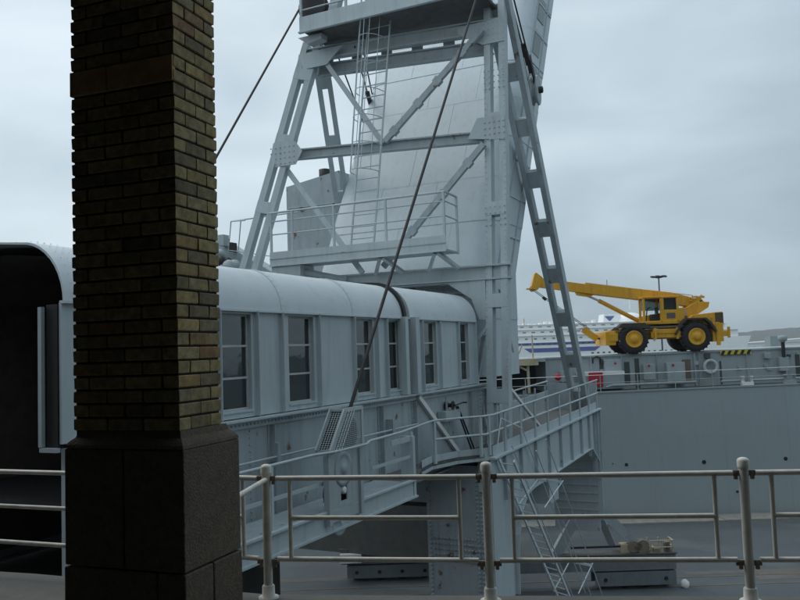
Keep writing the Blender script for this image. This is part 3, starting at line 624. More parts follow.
MB().box(mp1-.035, mp1+.035, ms+.95, ms+1.02, 3.1, 5.02).build('rail_post', STEEL, gt, pl)
for t in (-12.2, -10.2):
    mb = MB(); mb.bar((t, ms+.1, 3.1), (t-.5, ms+.7, 2.6), .12, .12); mb.bar((t+.1, ms+.1, 3.1), (t+.55, ms+.7, 2.6), .12, .12); mb.build('bracket', STEEL2, gt, pl)
mb = MB(); mb.bar((-16.3, ms+.1, 3.1), (-13.8, ms+.6, 2.5), .12, .2); mb.box(-16.5, -15.3, ms, ms+.9, 2.5, 3.1); mb.build('bracket', STEEL2, gt, pl)
# caged ladder up the front
lad = MB(); lt0, lt1 = -13.75, -12.45; lsd = 24.35
zb_, zt_ = 3.7, 13.4
for t in (-13.45, -12.55): lad.bar((t-0.15, lsd-0.2, zb_), (t+.60, lsd+0.55, zt_), 0.05, 0.05)
ld = lad.build('ladder', STEEL, gt)
for k in range(23):
    z = zb_ + 0.2 + k*0.42; q = (z-zb_)/(zt_-zb_); MB().tube((-13.6+.75*q, lsd-.2+.75*q, z), (-12.7+.75*q, lsd-.2+.75*q, z), 0.02, 6).build('rung', STEEL, gt, ld)
for k in range(8):
    z = 6.2 + k*0.95; q = (z-zb_)/(zt_-zb_); cx, cy = -13.15+.6*q, lsd-.2+.75*q; pts = []
    for a in range(9):
        w = math.pi*a/8; pts.append((cx - 0.48*math.cos(w), cy - 0.85*math.sin(w), z))
    MB().path(pts, 0.016, 5).build('cage_hoop', STEEL, gt, ld)
for a in (1.5, 3, 4, 5, 6.5):
    w = math.pi*a/8; MB().tube((-13.15-.48*math.cos(w)+.15, lsd-.01-.85*math.sin(w), 6.2), (-12.55-.48*math.cos(w), lsd+.5-.85*math.sin(w), 13.2), 0.014, 5).build('cage_bar', STEEL, gt, ld)
# front columns down to the quay
def column(t0, t1, s0, s1, z0, z1, m=STEEL2):
    MB().box(t0, t1, s0, s1, z0, z1).build('column', m, gt)
column(-10.05, -8.0, 21.95, 23.7, GZ, -3.42)
MB().box(-19.0, -16.2, 22.0, 36.0, -3.4, -1.0).build('side_girder', STEEL2, gt)
rv = MB()
for j in range(56):
    z = -3.6 - j*0.125
    for t in (-9.95, -8.45, -8.32, -8.10): rv.rivet((t, 21.95, z), (0, -1, 0), 0.038)
for i in range(16):
    for j in range(5): rv.rivet((-9.85+i*0.11, 21.95, -5.55-j*0.16), (0, -1, 0), 0.038)
for j in range(50): rv.rivet((-8.0, 22.1, -3.7-j*.13), (1, 0, 0), .02)
rv.build('column_rivets', STEEL2, gt, kind='stuff')
MB().box(-8.35, -8.05, 21.88, 21.95, -4.15, -3.3).build('column_plate', STEEL, gt)
# right-hand platform: side girder with haunches, deck, stiffeners, railing
def zg(s): return -3.22 + (s-22.0)*0.021         # deck rises a little towards the ship
SG0, SG1 = 21.95, 36.2
out = [(SG0, zg(SG0)), (SG1, zg(SG1)), (SG1, -7.7), (35.75, -7.7), (35.7, -6.0), (35.4, -5.1), (34.2, -4.42), (33.6, -4.42), (25.6, -4.62), (24.9, -4.72), (24.3, -5.1), (23.9, -5.8), (23.75, -6.6), (23.72, -7.5), (SG0, -7.5)]
sg_ = MB().prism(out, lambda s, z, w: (w, s, z), -8.0, -7.965).build('side_girder', STEEL, gt)
low = [(34.2, -4.42), (33.6, -4.42), (25.6, -4.62), (24.9, -4.72), (24.3, -5.1), (23.9, -5.8), (23.75, -6.6), (23.72, -7.5)]
mb = MB()
for (a, b), (c, d) in zip(low, low[1:]): mb.bar((-8.0, a, b), (-8.0, c, d), 0.34, 0.04, (1, 0, 0))
for (a, b), (c, d) in zip([(34.2, -4.42), (35.4, -5.1), (35.7, -6.0), (35.75, -7.7)], [(35.4, -5.1), (35.7, -6.0), (35.75, -7.7), (37.9, -9.3)]): mb.bar((-8.0, a, b), (-8.0, c, d), 0.34, 0.05, (1, 0, 0))
mb.build('haunch_flange', STEEL, gt, sg_)
MB().bar((-7.95, SG0-.02, zg(SG0)+.02), (-7.95, SG1, zg(SG1)+.02), 0.26, 0.05, (1, 0, 0)).build('girder_flange', STEEL, gt, sg_)
for s in (23.0, 24.6, 26.2, 27.8, 29.4, 31.0, 32.6, 34.0, 35.0, 35.5, 36.1):
    zl = -4.55 if s < 33.5 else (-4.7 if s < 35 else -5.6); MB().box(-7.965, -7.86, s-0.02, s+0.02, zl, zg(s)-.01).build('stiffener', STEEL2, gt, sg_)
rv = MB()
for k in range(90): s = 22.1+k*.155; rv.rivet((-7.965, s, zg(s)-.1), (1, 0, 0), .02)
for j in range(30): rv.rivet((-7.965, 36.0, -3.2-j*.15), (1, 0, 0), .022)
rv.build('girder_rivets', STEEL, gt, sg_, kind='stuff')
dk = MB().prism([(SG0, zg(SG0)), (SG1, zg(SG1)), (SG1, zg(SG1)-.08), (SG0, zg(SG0)-.08)], lambda s, z, w: (w, s, z-0.01), -10.4, -8.0).build('platform_deck', RUSTY, gt)
# curved apron where the walkway meets the platform
mb = MB(); pts = [(-8.75, 18.9), (-8.9, 19.9), (-8.62, 21.0), (-8.1, 21.75), (-8.0, 21.95)]
for a, b in zip(pts, pts[1:]): mb.bar((*a, -3.06), (*b, -3.06), 0.03, 0.34, (1, 0, 0)) if False else mb.add([(a[0], a[1], -3.24), (b[0], b[1], -3.24), (b[0], b[1], -2.88), (a[0], a[1], -2.88), (a[0]-.03, a[1]+.01, -3.24), (b[0]-.03, b[1]+.01, -3.24), (b[0]-.03, b[1]+.01, -2.88), (a[0]-.03, a[1]+.01, -2.88)], [(0, 1, 2, 3), (7, 6, 5, 4), (3, 2, 6, 7), (0, 4, 5, 1)])
mb.build('apron_fascia', STEEL, gt)
mb = MB(); pp = [(-9.2, 16.9), (-8.02, 16.9), (-8.75, 18.9), (-8.9, 19.9), (-8.62, 21.0), (-8.1, 21.75), (-8.05, 21.95), (-9.2, 21.95)]; mb.prism(pp, lambda t, s, w: (t, s, w), -3.15, -3.05); mb.build('apron_deck', RUSTY, gt)
apr = [(-8.75, 19.6, -1.92), (-8.85, 20.0, -1.94), (-8.45, 20.9, -1.95), (-8.06, 21.6, -1.96), (-7.95, 22.2, -1.97)]
rl = MB().path(apr + [(-7.95, 36.1, -1.62)], 0.032, 8).build('handrail', STEEL, gt)
MB().path([(-8.85, 20.0, -2.45), (-8.45, 20.9, -2.46), (-8.0, 21.7, -2.48), (-7.96, 36.1, -2.2)], 0.035, 6).build('knee_rail', STEEL, gt)
for t, s in ((-8.85, 20.0), (-8.10, 21.55), (-7.99, 21.95)): MB().box(t-.03, t+.03, s-.06, s+.06, -3.1, -1.95).build('rail_post', STEEL, gt)
for k in range(9):
    s = 23.3 + k*1.58; MB().box(-7.99, -7.955, s-.09, s+.09, zg(s), -1.97+(s-22.2)*.0252).build('rail_post', STEEL2, gt)
MB().bar((-8.0, 22.2, zg(22.2)+.17), (-8.0, 36.15, zg(36.15)+.17), .03, .34).build('toe_board', STEEL, gt)
# far-side rail of the platform and end screen
MB().tube((-10.2, 25.5, -1.95), (-10.2, 36.0, -1.65), 0.035).build('handrail', STEEL, gt)
MB().bar((-10.2, 25.5, -2.45), (-10.2, 36.0, -2.2), .03, .25).build('rail_plate', STEEL, gt)
for k in range(7): s = 26+k*1.6; MB().box(-10.23, -10.17, s-.04, s+.04, -3.1, -1.85).build('rail_post', STEEL2, gt)
MB().box(-10.2, -8.0, 36.05, 36.1, zg(36), -1.75).build('end_screen', STEEL2, gt)
MB().bar((-8.35, 24.75, -1.2), (-8.1, 27.9, -3.05), .08, .10).build('short_brace', WHITE, gt)
# rear columns with splayed feet on the bogies
def rear(tc, world_dx):
    mb = MB(); mb.box(tc-2.0, tc, 35.6, 35.75, -8.2, -3.1); c = mb.build('rear_column', STEEL2, gt)
    for k in range(12): MB().box(tc-1.95, tc-.05, 35.57, 35.6, -3.7-k*.36, -3.66-k*.36).build('stiffener', STEEL2, gt, c)
    return c
rear(-8.0, 0); rear(-14.6, 0)
def g2(x, y): v = Vector((x, y, 0)); return (v.dot(vD), v.dot(uD))
def foot(x0, y0, z0, x1, y1, z1, w=.42, d=.3):
    a = g2(x0, y0); b = g2(x1, y1); MB().bar((a[0], a[1], z0), (b[0], b[1], z1), w, d, (vD.x, -vD.y*0+0.49, 0)).build('splayed_foot', STEEL2, gt)
foot(8.6, 36.1, -7.4, 10.5, 36.2, -9.35); foot(7.5, 36.1, -7.6, 6.5, 36.2, -9.35)
# rear cross frame, the shade under the gangway painted into its colour
MB().box(-23.3, -12.6, 33.2, 33.35, -9.45, -3.6).build('rear_cross_plate', mat('shade_painted_steel', (0.085, 0.088, 0.085), 0.7, 0.2, dirt=0.5), gt)
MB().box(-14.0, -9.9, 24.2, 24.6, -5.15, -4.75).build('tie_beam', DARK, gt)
MB().box(-10.6, -8.03, 28.0, 29.2, -5.62, -4.5).build('cross_girder', STEEL, gt)
MB().box(-14.05, -10.1, 22.2, 23.5, -4.6, -3.5).build('front_cross_girder', STEEL2, gt)
# sloping machinery gallery on the left side
gal = MB().bar((-27.5, 30.0, 7.0), (-19.0, 29.6, 2.3), 1.0, 0.9, (0, 1, 0)).build('sloping_gallery', STEEL2, gt)
rs = random.Random(2)
for k in range(9):
    t = -23.5 + .2*k; z = 4.85 - .1*k + rs.uniform(-.35, .1); r = rs.uniform(.16, .30)
    MB().lathe((t, 28.4, z), (rs.uniform(-.3, .4), -1, rs.uniform(-.2, .3)), [(0, r), (.12, r), (.16, r*.7), (.5, r*.7), (.54, r), (.66, r*.9), (.7, .05)], 14).build('winch_drum', STEEL2 if k % 3 else DARK, gt)
    MB().box(t-.08, t+.08, 28.7, 28.9, 2.0, z).build('machine_stand', STEEL2, gt)
MB().box(-25.2, -21.4, 28.8, 29.4, 0.5, 3.5).build('machine_box', STEEL2, gt)
MB().tube((-23.35, 29, 5.3), (-23.4, 29, 7.6), .025).build('antenna', DARK, gt)
MB().box(-23.2, -22.9, 28.9, 29.3, 5.0, 5.5).build('machine_box', STEEL2, gt); MB().box(-22.6, -22.45, 28.9, 29.3, 4.7, 5.1).build('machine_box', DARK, gt)
for t in (-22.5, -21.95): MB().tube((t-.15, 28.9, 4.5), (t+.05, 28.9, 6.05), .025, 6).build('gallery_rail', STEEL2, gt)
MB().path([(-20.7, 27.6, 5.75), (-22.45, 28.9, 6.05), (-18.4, 28.2, 5.95)], .028, 6).build('gallery_rail', STEEL2, gt); MB().tube((-22.6, 28.9, 4.75), (-19.4, 28.2, 4.1), .02, 6).build('gallery_rail', STEEL2, gt)
# plated counterweight box behind the left legs
mb = MB(); mb.prism([(-19.7, 7.35), (-17.0, 7.75), (-16.7, 2.0), (-19.7, 2.0)], lambda t, z, w: (t, w, z), 29.3, 31.5); cw = mb.build('counterweight_box', STEEL2, gt)
MB().lathe((-18.0, 29.8, 7.5), (0, 0, 1), [(0, .26), (.5, .26), (.52, .2)], 14).build('vent', DARK, gt, cw)
for t in (-18.9, -17.2): MB().box(t-.08, t+.08, 29.2, 29.3, 6.2, 6.35).build('lug', DARK, gt, cw)
MB().box(-19.6, -16.8, 29.25, 29.3, 6.35, 6.39).build('seam_strip', STEEL, gt, cw)

# bogies on the crane rails
BOGM = mat('bogie_paint_dirt_and_shade', (0.17, 0.20, 0.215), .6, .15, dirt=.5, dirtcol=(.10, .085, .07), streak=True)  # base tone darkened to carry shade; the streaks are dirt
def bogie(x0, x1, y, label, pale=False):
    f = Frame('wheel_bogie', ((x0+x1)/2, y, GZ), label, 'bogie', 'rail bogies under the gantry tower')
    xm = x0 + (x1-x0)*0.32
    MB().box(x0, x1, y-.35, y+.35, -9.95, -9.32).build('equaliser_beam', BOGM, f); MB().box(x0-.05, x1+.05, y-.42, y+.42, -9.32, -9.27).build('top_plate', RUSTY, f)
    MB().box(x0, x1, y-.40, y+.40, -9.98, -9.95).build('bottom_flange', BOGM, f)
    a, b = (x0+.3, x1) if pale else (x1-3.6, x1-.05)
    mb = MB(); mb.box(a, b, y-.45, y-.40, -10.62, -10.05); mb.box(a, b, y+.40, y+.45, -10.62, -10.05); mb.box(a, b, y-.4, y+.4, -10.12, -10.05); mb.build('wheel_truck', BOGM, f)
    for k in range(4):
        x = a + .45 + k*(b-a-.9)/3; w = MB().lathe((x, y-.12, -10.42), (0, 1, 0), [(0, .36), (.03, .36), (.04, .31), (.2, .31), (.21, .36), (.24, .36)], 20).build('wheel', DARK, f)
        if k in (0, 3) or pale: MB().lathe((x, y-.5, -10.35), (0, 1, 0), [(0, .07), (.06, .09)], 10).build('axle_cap', DARK, f, w)
    return f
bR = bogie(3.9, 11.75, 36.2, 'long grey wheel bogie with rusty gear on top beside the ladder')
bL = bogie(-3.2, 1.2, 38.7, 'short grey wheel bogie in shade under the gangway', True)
MB().box(-3.2, -2.2, 38.0, 38.3, -9.85, -9.45).build('pale_cover', WHITE, bL)
gr = Frame('drive_gear', (9.6, 36.2, -9.27), 'rusty cream drive gear and small rail on the long bogie', 'machinery')
for x, r in ((9.95, .26), (10.35, .3), (10.15, .18)): MB().lathe((x, 35.9, -9.0), (0, 1, .1), [(0, r), (.06, r), (.07, r*.5), (.25, r*.5), (.26, r*.9), (.3, r*.9)], 14).build('gear', CLAMP if r > .2 else CREAM, gr)
for x in (10.7, 11.2, 11.65):
    for y in (35.9, 36.5): MB().tube((x, y, -9.27), (x, y, -8.75), .035, 6).build('guard_post', CREAM, gr)
for z in (-8.76, -9.05): MB().path([(10.65, 35.9, z), (11.68, 35.9, z), (11.68, 36.5, z)], .03, 6).build('guard_bar', CREAM, gr)
rs = random.Random(31)
for k in range(14):
    x = 9.5+rs.random()*2.0; h = rs.uniform(.08, .42); w = rs.uniform(.04, .13); MB().box(x-w, x+w, 35.85+rs.random()*.4, 36.3+rs.random()*.25, -9.265, -9.265+h).build('gear_part', rs.choice([CREAM, CREAM, CLAMP, RUSTY]), gr)
MB().box(9.4, 9.8, 35.95, 36.4, -9.26, -8.9).build('motor', CREAM, gr); MB().box(10.4, 10.6, 35.95, 36.4, -9.26, -8.85).build('motor', CLAMP, gr); MB().tube((7.2, 36.1, -9.0), (9.4, 36.1, -9.0), .05).build('shaft', DARK, gr)

# inclined access ladder from the platform
al = Frame('access_ladder', (-7.5, 27.5, GZ), 'steep pale metal access ladder with handrails below the tower platform', 'ladder', gang=True)
A = [Vector((-7.85, 22.3, -3.25)), Vector((-7.30, 22.0, -3.25))]; D = Vector((0.0, 5.5, -5.45)); EX = 1.36
for a in A: MB().bar(a, a+D*EX, 0.045, 0.10, (1, 0, 0)).build('stringer', ROOFM, al)
for k in range(26):
    f = (k+.5)/26*EX; MB().tube(A[0]+D*f, A[1]+D*f, .018, 6).build('rung', ROOFM, al)
EXV = D*EX
for t, s_, z_ in ((-7.85, 23.5, -3.0), (-7.85, 24.6, -2.6), (-7.0, 23.2, -3.1), (-7.0, 24.3, -2.9)):
    MB().tube((t, s_, z_), Vector((t, s_, z_)) + D*(EX-.12 if z_ < -2.95 else EX*.96), .021, 6).build('handrail', ROOFM, al)
for f in (.30, .95):
    for t in (-7.85, -7.0):
        a = Vector((t, 22.15, -3.25)) + D*f; MB().tube(a, a + Vector((0, 2.25, .45)), .022, 6).build('handrail_strut', ROOFM, al)
    MB().bar(Vector((-7.85, 24.4, -2.8)) + D*f, Vector((-7.0, 24.1, -2.8)) + D*f, .05, .08).build('tie_bar', ROOFM, al)
MB().path([(-7.9, 22.2, -3.2), (-7.85, 22.6, -2.1), (-7.85, 24.6, -2.6)], .021, 6).build('handrail', ROOFM, al)

# ------------------------------------------------------------------ raised covered boom leaning inside the tower
bo = Frame('raised_gangway_section', (-12.4, 27.0, -1.0), 'huge pale plated gangway section raised steeply inside the steel tower', 'gangway section', gang=True)
BL, BR, SL = -16.05, -9.05, 0.56          # sides, lean (run per rise)
Zb, Zt = -1.0, 17.0
def bs(z): return 25.3 + max(0, z-2.6)*SL
THK = 3.05
def bprof(off=0., r=0.85, n=8):
    pr = [(BL-off, THK)]
    for k in range(n+1): a = math.pi/2*k/n; pr.append((BL - off + r*(1-math.cos(a)), r - (r+off)*math.sin(a) + 0.0))
    for k in range(n+1): a = math.pi/2*(n-k)/n; pr.append((BR + off - r*(1-math.cos(a)), r - (r+off)*math.sin(a)))
    pr.append((BR+off, THK)); return pr
def bpt(t, y, z): return (t, bs(z)+y, z)
def bshell(mb, z0, z1, off, closed=True):
    pr = bprof(off); n = len(pr); mb.add([bpt(t, y, z0) for t, y in pr] + [bpt(t, y, z1) for t, y in pr], [(i, i+1, n+i+1, n+i) for i in range(n-1)] + ([(n-1, 0, n, 2*n-1)] if closed else []), True)
    if closed: mb.add([bpt(t, y, z0) for t, y in pr] + [bpt(t, y, z1) for t, y in pr], [tuple(range(n)), tuple(range(2*n-1, n-1, -1))])
    return mb
zc = [Zb, 1.0, 2.6, 4.5, 6.25, 8.0, 9.75, 11.5, 13.25, 15.0, Zt]
for i, (a, b) in enumerate(zip(zc, zc[1:])):
    o = bshell(MB(), a+.004, b-.004, 0.012*(i % 2)).build('casing_plate', CASE, bo); o.modifiers.new('es', 'EDGE_SPLIT').split_angle = R(38)
for i in range(len(zc)-1):    # vertical lap strips
    for t in (-13.9, -11.6) if i % 2 else (-12.8, -10.7):
        a, b = zc[i], zc[i+1]; mb = MB(); o = 0.012*(i % 2)+.001
        mb.add([bpt(t-.012, -o, a), bpt(t+.012, -o, a), bpt(t+.012, -o, b), bpt(t-.012, -o, b), bpt(t-.012, -o-.01, a), bpt(t+.012, -o-.01, a), bpt(t+.012, -o-.01, b), bpt(t-.012, -o-.01, b)], [(4, 5, 6, 7), (0, 4, 7, 3), (1, 2, 6, 5)]); mb.build('seam_strip', CASE, bo)
for i, z in enumerate(zc[1:-1]):
    o = bshell(MB(), z-.03, z+.03, 0.018, False).build('lap_strip', CASE, bo); o.modifiers.new('es', 'EDGE_SPLIT').split_angle = R(38)
# ribs and recessed windows on its right-hand side
for k in range(8):
    z = 4.0 + k*1.55; mb = MB(); mb.bar(bpt(BR+.02, 1.0, z), bpt(BR+.02, THK-.1, z), .05, .07, (1, 0, 0)); mb.build('side_rib', CASE, bo)
for y in (1.0, 2.35): MB().bar(bpt(BR+.02, y, 2.7), bpt(BR+.02, y, 16.5), .06, .08, (1, 0, 0)).build('side_rib', STEEL2, bo)
for z in (10.4, 12.2, 14.0):
    mb = MB(); mb.add([bpt(BR+.03, 1.15, z), bpt(BR+.03, 2.1, z), bpt(BR+.03, 2.1, z+1.2), bpt(BR+.03, 1.15, z+1.2), bpt(BR+.015, 1.15, z), bpt(BR+.015, 2.1, z), bpt(BR+.015, 2.1, z+1.2), bpt(BR+.015, 1.15, z+1.2)], [(0, 1, 2, 3), (0, 4, 5, 1), (2, 6, 7, 3), (0, 3, 7, 4), (1, 5, 6, 2)]); mb.build('side_window', GLASS, bo)
# hanging sheave block and ropes
sb = Frame('hanging_sheave_block', (-8.3, 29.3, 9.2), 'black and grey rope sheave block hanging beside the raised gangway section', 'pulley', gang=True)
MB().lathe((-8.3, 29.45, 9.75), (1, .12, 0), [(-.14, .56), (-.08, .58), (-.04, .46), (.04, .46), (.08, .58), (.14, .56)], 26).build('sheave', STEEL2, sb)
MB().lathe((-8.16, 29.46, 9.75), (1, .12, 0), [(0, .13), (.14, .13), (.16, .08)], 12).build('hub', DARK, sb)
MB().bar((-8.5, 28.3, 10.9), (-8.5, 29.2, 9.4), .10, .45, (1, 0, 0)).build('cheek_plate', DARK, sb); MB().bar((-8.2, 28.5, 10.8), (-8.2, 29.2, 9.8), .06, .22, (1, 0, 0)).build('cheek_plate', DARK, sb)
for k in range(3): MB().bar((-8.3+.05*k, 28.0+.2*k, 11.1-.25*k), (-8.3+.05*k, 28.3+.2*k, 10.7-.25*k), .16, .14, (1, 0, 0)).build('link', DARK, sb)
def rope(pts, r, label, group=None):
    mb = MB(); o = pts[-1]; mb.path(pts, r, 7); return single('wire_rope', mb, ROPE, label, 'rope', group, o=o, gang=True)
rope([(-8.35, 25.2, 13.6), (-8.06, 13.95, -1.3)], .038, 'thick dark cable running from the tower top to the mesh pulley guard')
rope([(-15.35, 24.0, 12.5), (-14.9, 14.15, 0.0)], .038, 'dark cable from the tower top sloping down behind the brick pillar')
rope([(-7.9, 24.6, 13.2), (-8.3, 29.2, 10.3)], .03, 'upper cable leading to the hanging sheave block')
rope([(-8.0, 25.1, 12.6), (-8.35, 28.3, 10.9)], .03, 'short cable ending at the links above the sheave block')
rope([(-14.65, 25.3, 11.2), (BL-.02, bs(9.6)+.9, 9.6)], .03, 'left thin stay cable under the top beam')
rope([(-13.54, 25.3, 11.2), (BL+.1, bs(11.2)+.5, 11.2)], .03, 'right thin stay cable under the top beam')
rope([(-13.85, 25.3, 11.2), (BL-.02, bs(10.7)+.9, 10.7)], .03, 'middle stay cable with a shackle under the top beam')
sk = Frame('rope_shackle', (BL-.05, bs(10.8)+.9, 10.6), 'small black shackle on a stay cable left of the caged ladder', 'shackle', gang=True)
_a = Vector((-13.85, 25.3, 11.2)); _b = Vector((BL-.02, bs(10.7)+.9, 10.7))
MB().bar(_a.lerp(_b, .72), _a.lerp(_b, .95), .16, .16).build('shackle_body', DARK, sk); MB().lathe(_a.lerp(_b, 1.0), (1, .3, 0), [(-.06, .14), (-.02, .2), (.02, .2), (.06, .14)], 12).build('shackle_ring', DARK, sk)

# dark pier carrying the landward end of the gangway
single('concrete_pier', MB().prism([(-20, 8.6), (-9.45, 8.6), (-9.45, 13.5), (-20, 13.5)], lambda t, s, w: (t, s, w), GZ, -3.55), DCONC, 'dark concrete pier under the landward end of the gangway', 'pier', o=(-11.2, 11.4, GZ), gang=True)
# pale lump beside the bogie
rb_ = random.Random(5); mb = MB(); mb.lathe((12.1, 35.9, GZ), (0, 0, 1), [(0, .17), (.08, .21), (.2, .19), (.3, .12), (.34, .02)], 9)
mb.v = [(x+rb_.uniform(-.03, .03), y+rb_.uniform(-.03, .03), z) for x, y, z in mb.v]
single('mooring_stone', mb, WHITE, 'small pale white stone on the quay at the end of the long bogie', 'stone', o=(12.1, 35.9, GZ))

# ------------------------------------------------------------------ grey ship at the quay
sh = Frame('grey_ship', (20, 52, -3.0), 'large grey naval ship moored along the quay with a plain tall hull', 'ship', ry=R(-0.55))
HY = 50.55
mb = MB(); mb.box(-14, 75, HY, 66, -13.6, -2.98); hull = mb.build('hull', HULL, sh)
MB().box(-14, 75, HY-.06, HY+.12, -3.04, -2.94).build('deck_edge', HULL, sh)
MB().box(-14, 75, HY+.12, 66, -2.975, -2.96).build('deck', SHIPD, sh)
for k in range(22): MB().box(-12+k*4, -11.975+k*4, HY-.006, HY, -12.5, -3.05).build('plate_seam', HULL, sh, hull)
MB().box(-14, 75, HY-.006, HY, -6.0, -5.98).build('plate_seam', HULL, sh, hull)
for x, z, r in ((13.75, -7.55, .13), (18.6, -7.6, .16), (23.7, -7.6, .15), (12.9, -7.45, .05), (20.55, -9.5, .10), (29.2, -7.6, .15), (34.4, -7.5, .14)):
    MB().lathe((x, HY-.015, z), (0, 1, 0), [(0, r*1.35), (.012, r*1.35)], 16).build('scupper_rim', HULL, sh); MB().lathe((x, HY-.022, z), (0, 1, 0), [(0, r*.7), (.012, r)], 16).build('scupper', DARK, sh)
DY = 52.0                                  # front of the deckhouse
MB().box(9.3, 70, DY, 60, -2.95, -.80).build('deckhouse', SHIPG, sh); MB().box(9.2, 70, DY-.08, 60.1, -.80, -.70).build('deckhouse_roof', SHIPG, sh)
# open bay with post, left of the deckhouse
MB().box(-14, 9.28, DY+4, 60, -2.95, -.9).build('bay_back_wall', SHIPD, sh); MB().box(-14, 9.28, DY-.2, 60, -.95, -.72).build('bay_roof', SHIPG, sh)
for x in (8.15, 4.0, 0.5): 
    MB().tube((x, DY, -2.95), (x, DY, -.95), .10).build('bay_post', CREAM, sh); MB().bar((x, DY, -1.5), (x-1.0, DY, -.98), .1, .12, (0, 1, 0)).build('bay_brace', CREAM, sh)
MB().box(5.5, 8.8, DY-.3, DY-.1, -1.15, -.72).build('bay_fascia', CREAM, sh)
for k, (x, w, z0, z1, d, m) in enumerate([(13.6, 1.1, -2.9, -1.0, .25, SHIPG), (15.9, .75, -2.4, -1.4, .35, SHIPG), (17.6, 1.15, -2.7, -1.35, .4, SHIPG), (18.9, .06, -2.9, -.8, .2, SHIPG), (24.6, .6, -2.2, -1.3, .35, SHIPG), (10.4, .5, -2.3, -1.6, .25, SHIPG), (26.6, 1.0, -2.4, -1.4, .3, SHIPG), (28.6, .9, -2.9, -1.0, .2, SHIPG), (23.6, .35, -1.35, -1.0, .3, SHIPG), (31, 1.2, -2.5, -1.3, .3, SHIPG)]):
    MB().box(x-w/2, x+w/2, DY-d, DY, z0, z1).build('deck_locker', m, sh, bevel=.02)
for x, w, z0, z1 in ((14.55, .35, -2.6, -1.2), (15.2, .3, -2.9, -1.0), (18.4, .55, -2.75, -1.2), (12.9, .25, -2.9, -.95), (20.6, .12, -2.9, -1.4), (25.6, .3, -2.6, -1.2)): MB().box(x-w/2, x+w/2, DY-.02, DY-.003, z0, z1).build('recess', SHIPD if x != 18.4 else mat('rust_brown_panel', (0.16, 0.13, 0.10), .7, .2), sh)
for x in (12.2, 14.2, 16.5, 19.2, 22.3, 26, 30): MB().tube((x, DY-.1, -2.95), (x, DY-.1, -.75), .035, 6).build('pipe', SHIPG, sh)
rs = random.Random(21)
for i in range(26):
    x = rs.uniform(10, 34); z = rs.uniform(-2.4, -1.0); w = rs.uniform(.06, .18); MB().box(x-w, x+w, DY-rs.uniform(.06, .2), DY, z-w, z+w*.8).build('deck_fitting', rs.choice([SHIPG, SHIPG, SHIPD, DARK]), sh)
for x, z in ((13.7, -1.25), (15.85, -1.5), (17.4, -1.52)): MB().lathe((x, DY-.42, z), (0, -1, 0), [(0, .08), (.04, .08)], 12).build('red_knob', RED, sh)
MB().tube((12.9, HY+.5, -2.72), (13.3, HY+.5, -2.62), .06).build('deck_pipe', SHIPG, sh); MB().tube((13.3, HY+.5, -2.62), (18.6, HY+.5, -2.62), .09).build('deck_pipe', SHIPG, sh)
for a, b in ((20.2, 21.5), (22.2, 24.2), (24.8, 27)): MB().tube((a, HY+.5, -2.66), (b, HY+.5, -2.66), .07).build('deck_pipe', SHIPG, sh)
for x in (21.75, 24.45, 29.5):             # fairleads
    mb = MB(); mb.box(x-.35, x+.35, HY+.1, HY+.4, -2.95, -2.75)
    for dx in (-.28, .28): mb.lathe((x+dx, HY+.25, -2.78), (0, 0, 1), [(0, .1), (.3, .09), (.32, .15), (.4, .13)], 12)
    mb.build('fairlead', WHITE if x < 22 else SHIPG, sh)
for z in (-1.92, -2.42): MB().tube((-14, HY+.15, z), (75, HY+.15, z), .022, 6).build('guard_rail', WHITE if z > -2 else SHIPG, sh)
for k in range(28): x = -13.5 + k*2.36; MB().tube((x, HY+.15, -2.95), (x, HY+.15, -1.9), .025, 6).build('stanchion', SHIPG, sh)
mb = MB(); MB().box(20.6, 22.6, DY-.14, DY-.1, -1.0, -.74).build('hazard_strip', YELLOWS, sh)
for k in range(5):
    x = 20.6 + k*.42; mb = MB(); mb.prism([(x, -1.0), (x+.2, -1.0), (x+.34, -.74), (x+.14, -.74)], lambda a, b, w: (a, w, b), DY-.146, DY-.1405); mb.build('hazard_stripe', DARK, sh)
for x, h in ((5.6, 1.6), (6.2, 2.0), (7.2, 1.5), (8.6, 1.5)): MB().tube((x, DY+.5, -.7), (x, DY+.5, -.7+h), .05, 6).build('davit_post', CREAM, sh)
MB().path([(6.6, DY+.3, -.1), (6.9, DY+.3, -.45), (7.6, DY+.3, -.45), (7.9, DY+.3, 0.2)], .05, 6).build('davit_arm', CREAM, sh)
MB().box(24.4, 25.3, DY+1, DY+1.8, -.62, .05).build('vent_box', SHIPG, sh); MB().tube((24.6, DY-.3, -1.3), (24.6, DY-.3, -.2), .12).build('vent_pipe', DARK, sh); MB().lathe((24.6, DY-.3, -.35), (0, 0, 1), [(0, .12), (.12, .27), (.38, .30), (.43, .15)], 14).build('vent_cowl', SHIPG, sh)
MB().box(26.2, 26.5, DY-.3, DY, -1.1, -.7).build('signal_lamp', mat('teal_paint', (.05, .30, .27), .5, .1), sh)
for x in (10.9, 12.6): MB().path([(x-.25, DY-.1, -1.2), (x-.25, DY-.1, -.9), (x, DY-.1, -.75), (x+.25, DY-.1, -.9), (x+.25, DY-.1, -1.2)], .04, 6).build('hose_loop', DARK, sh)

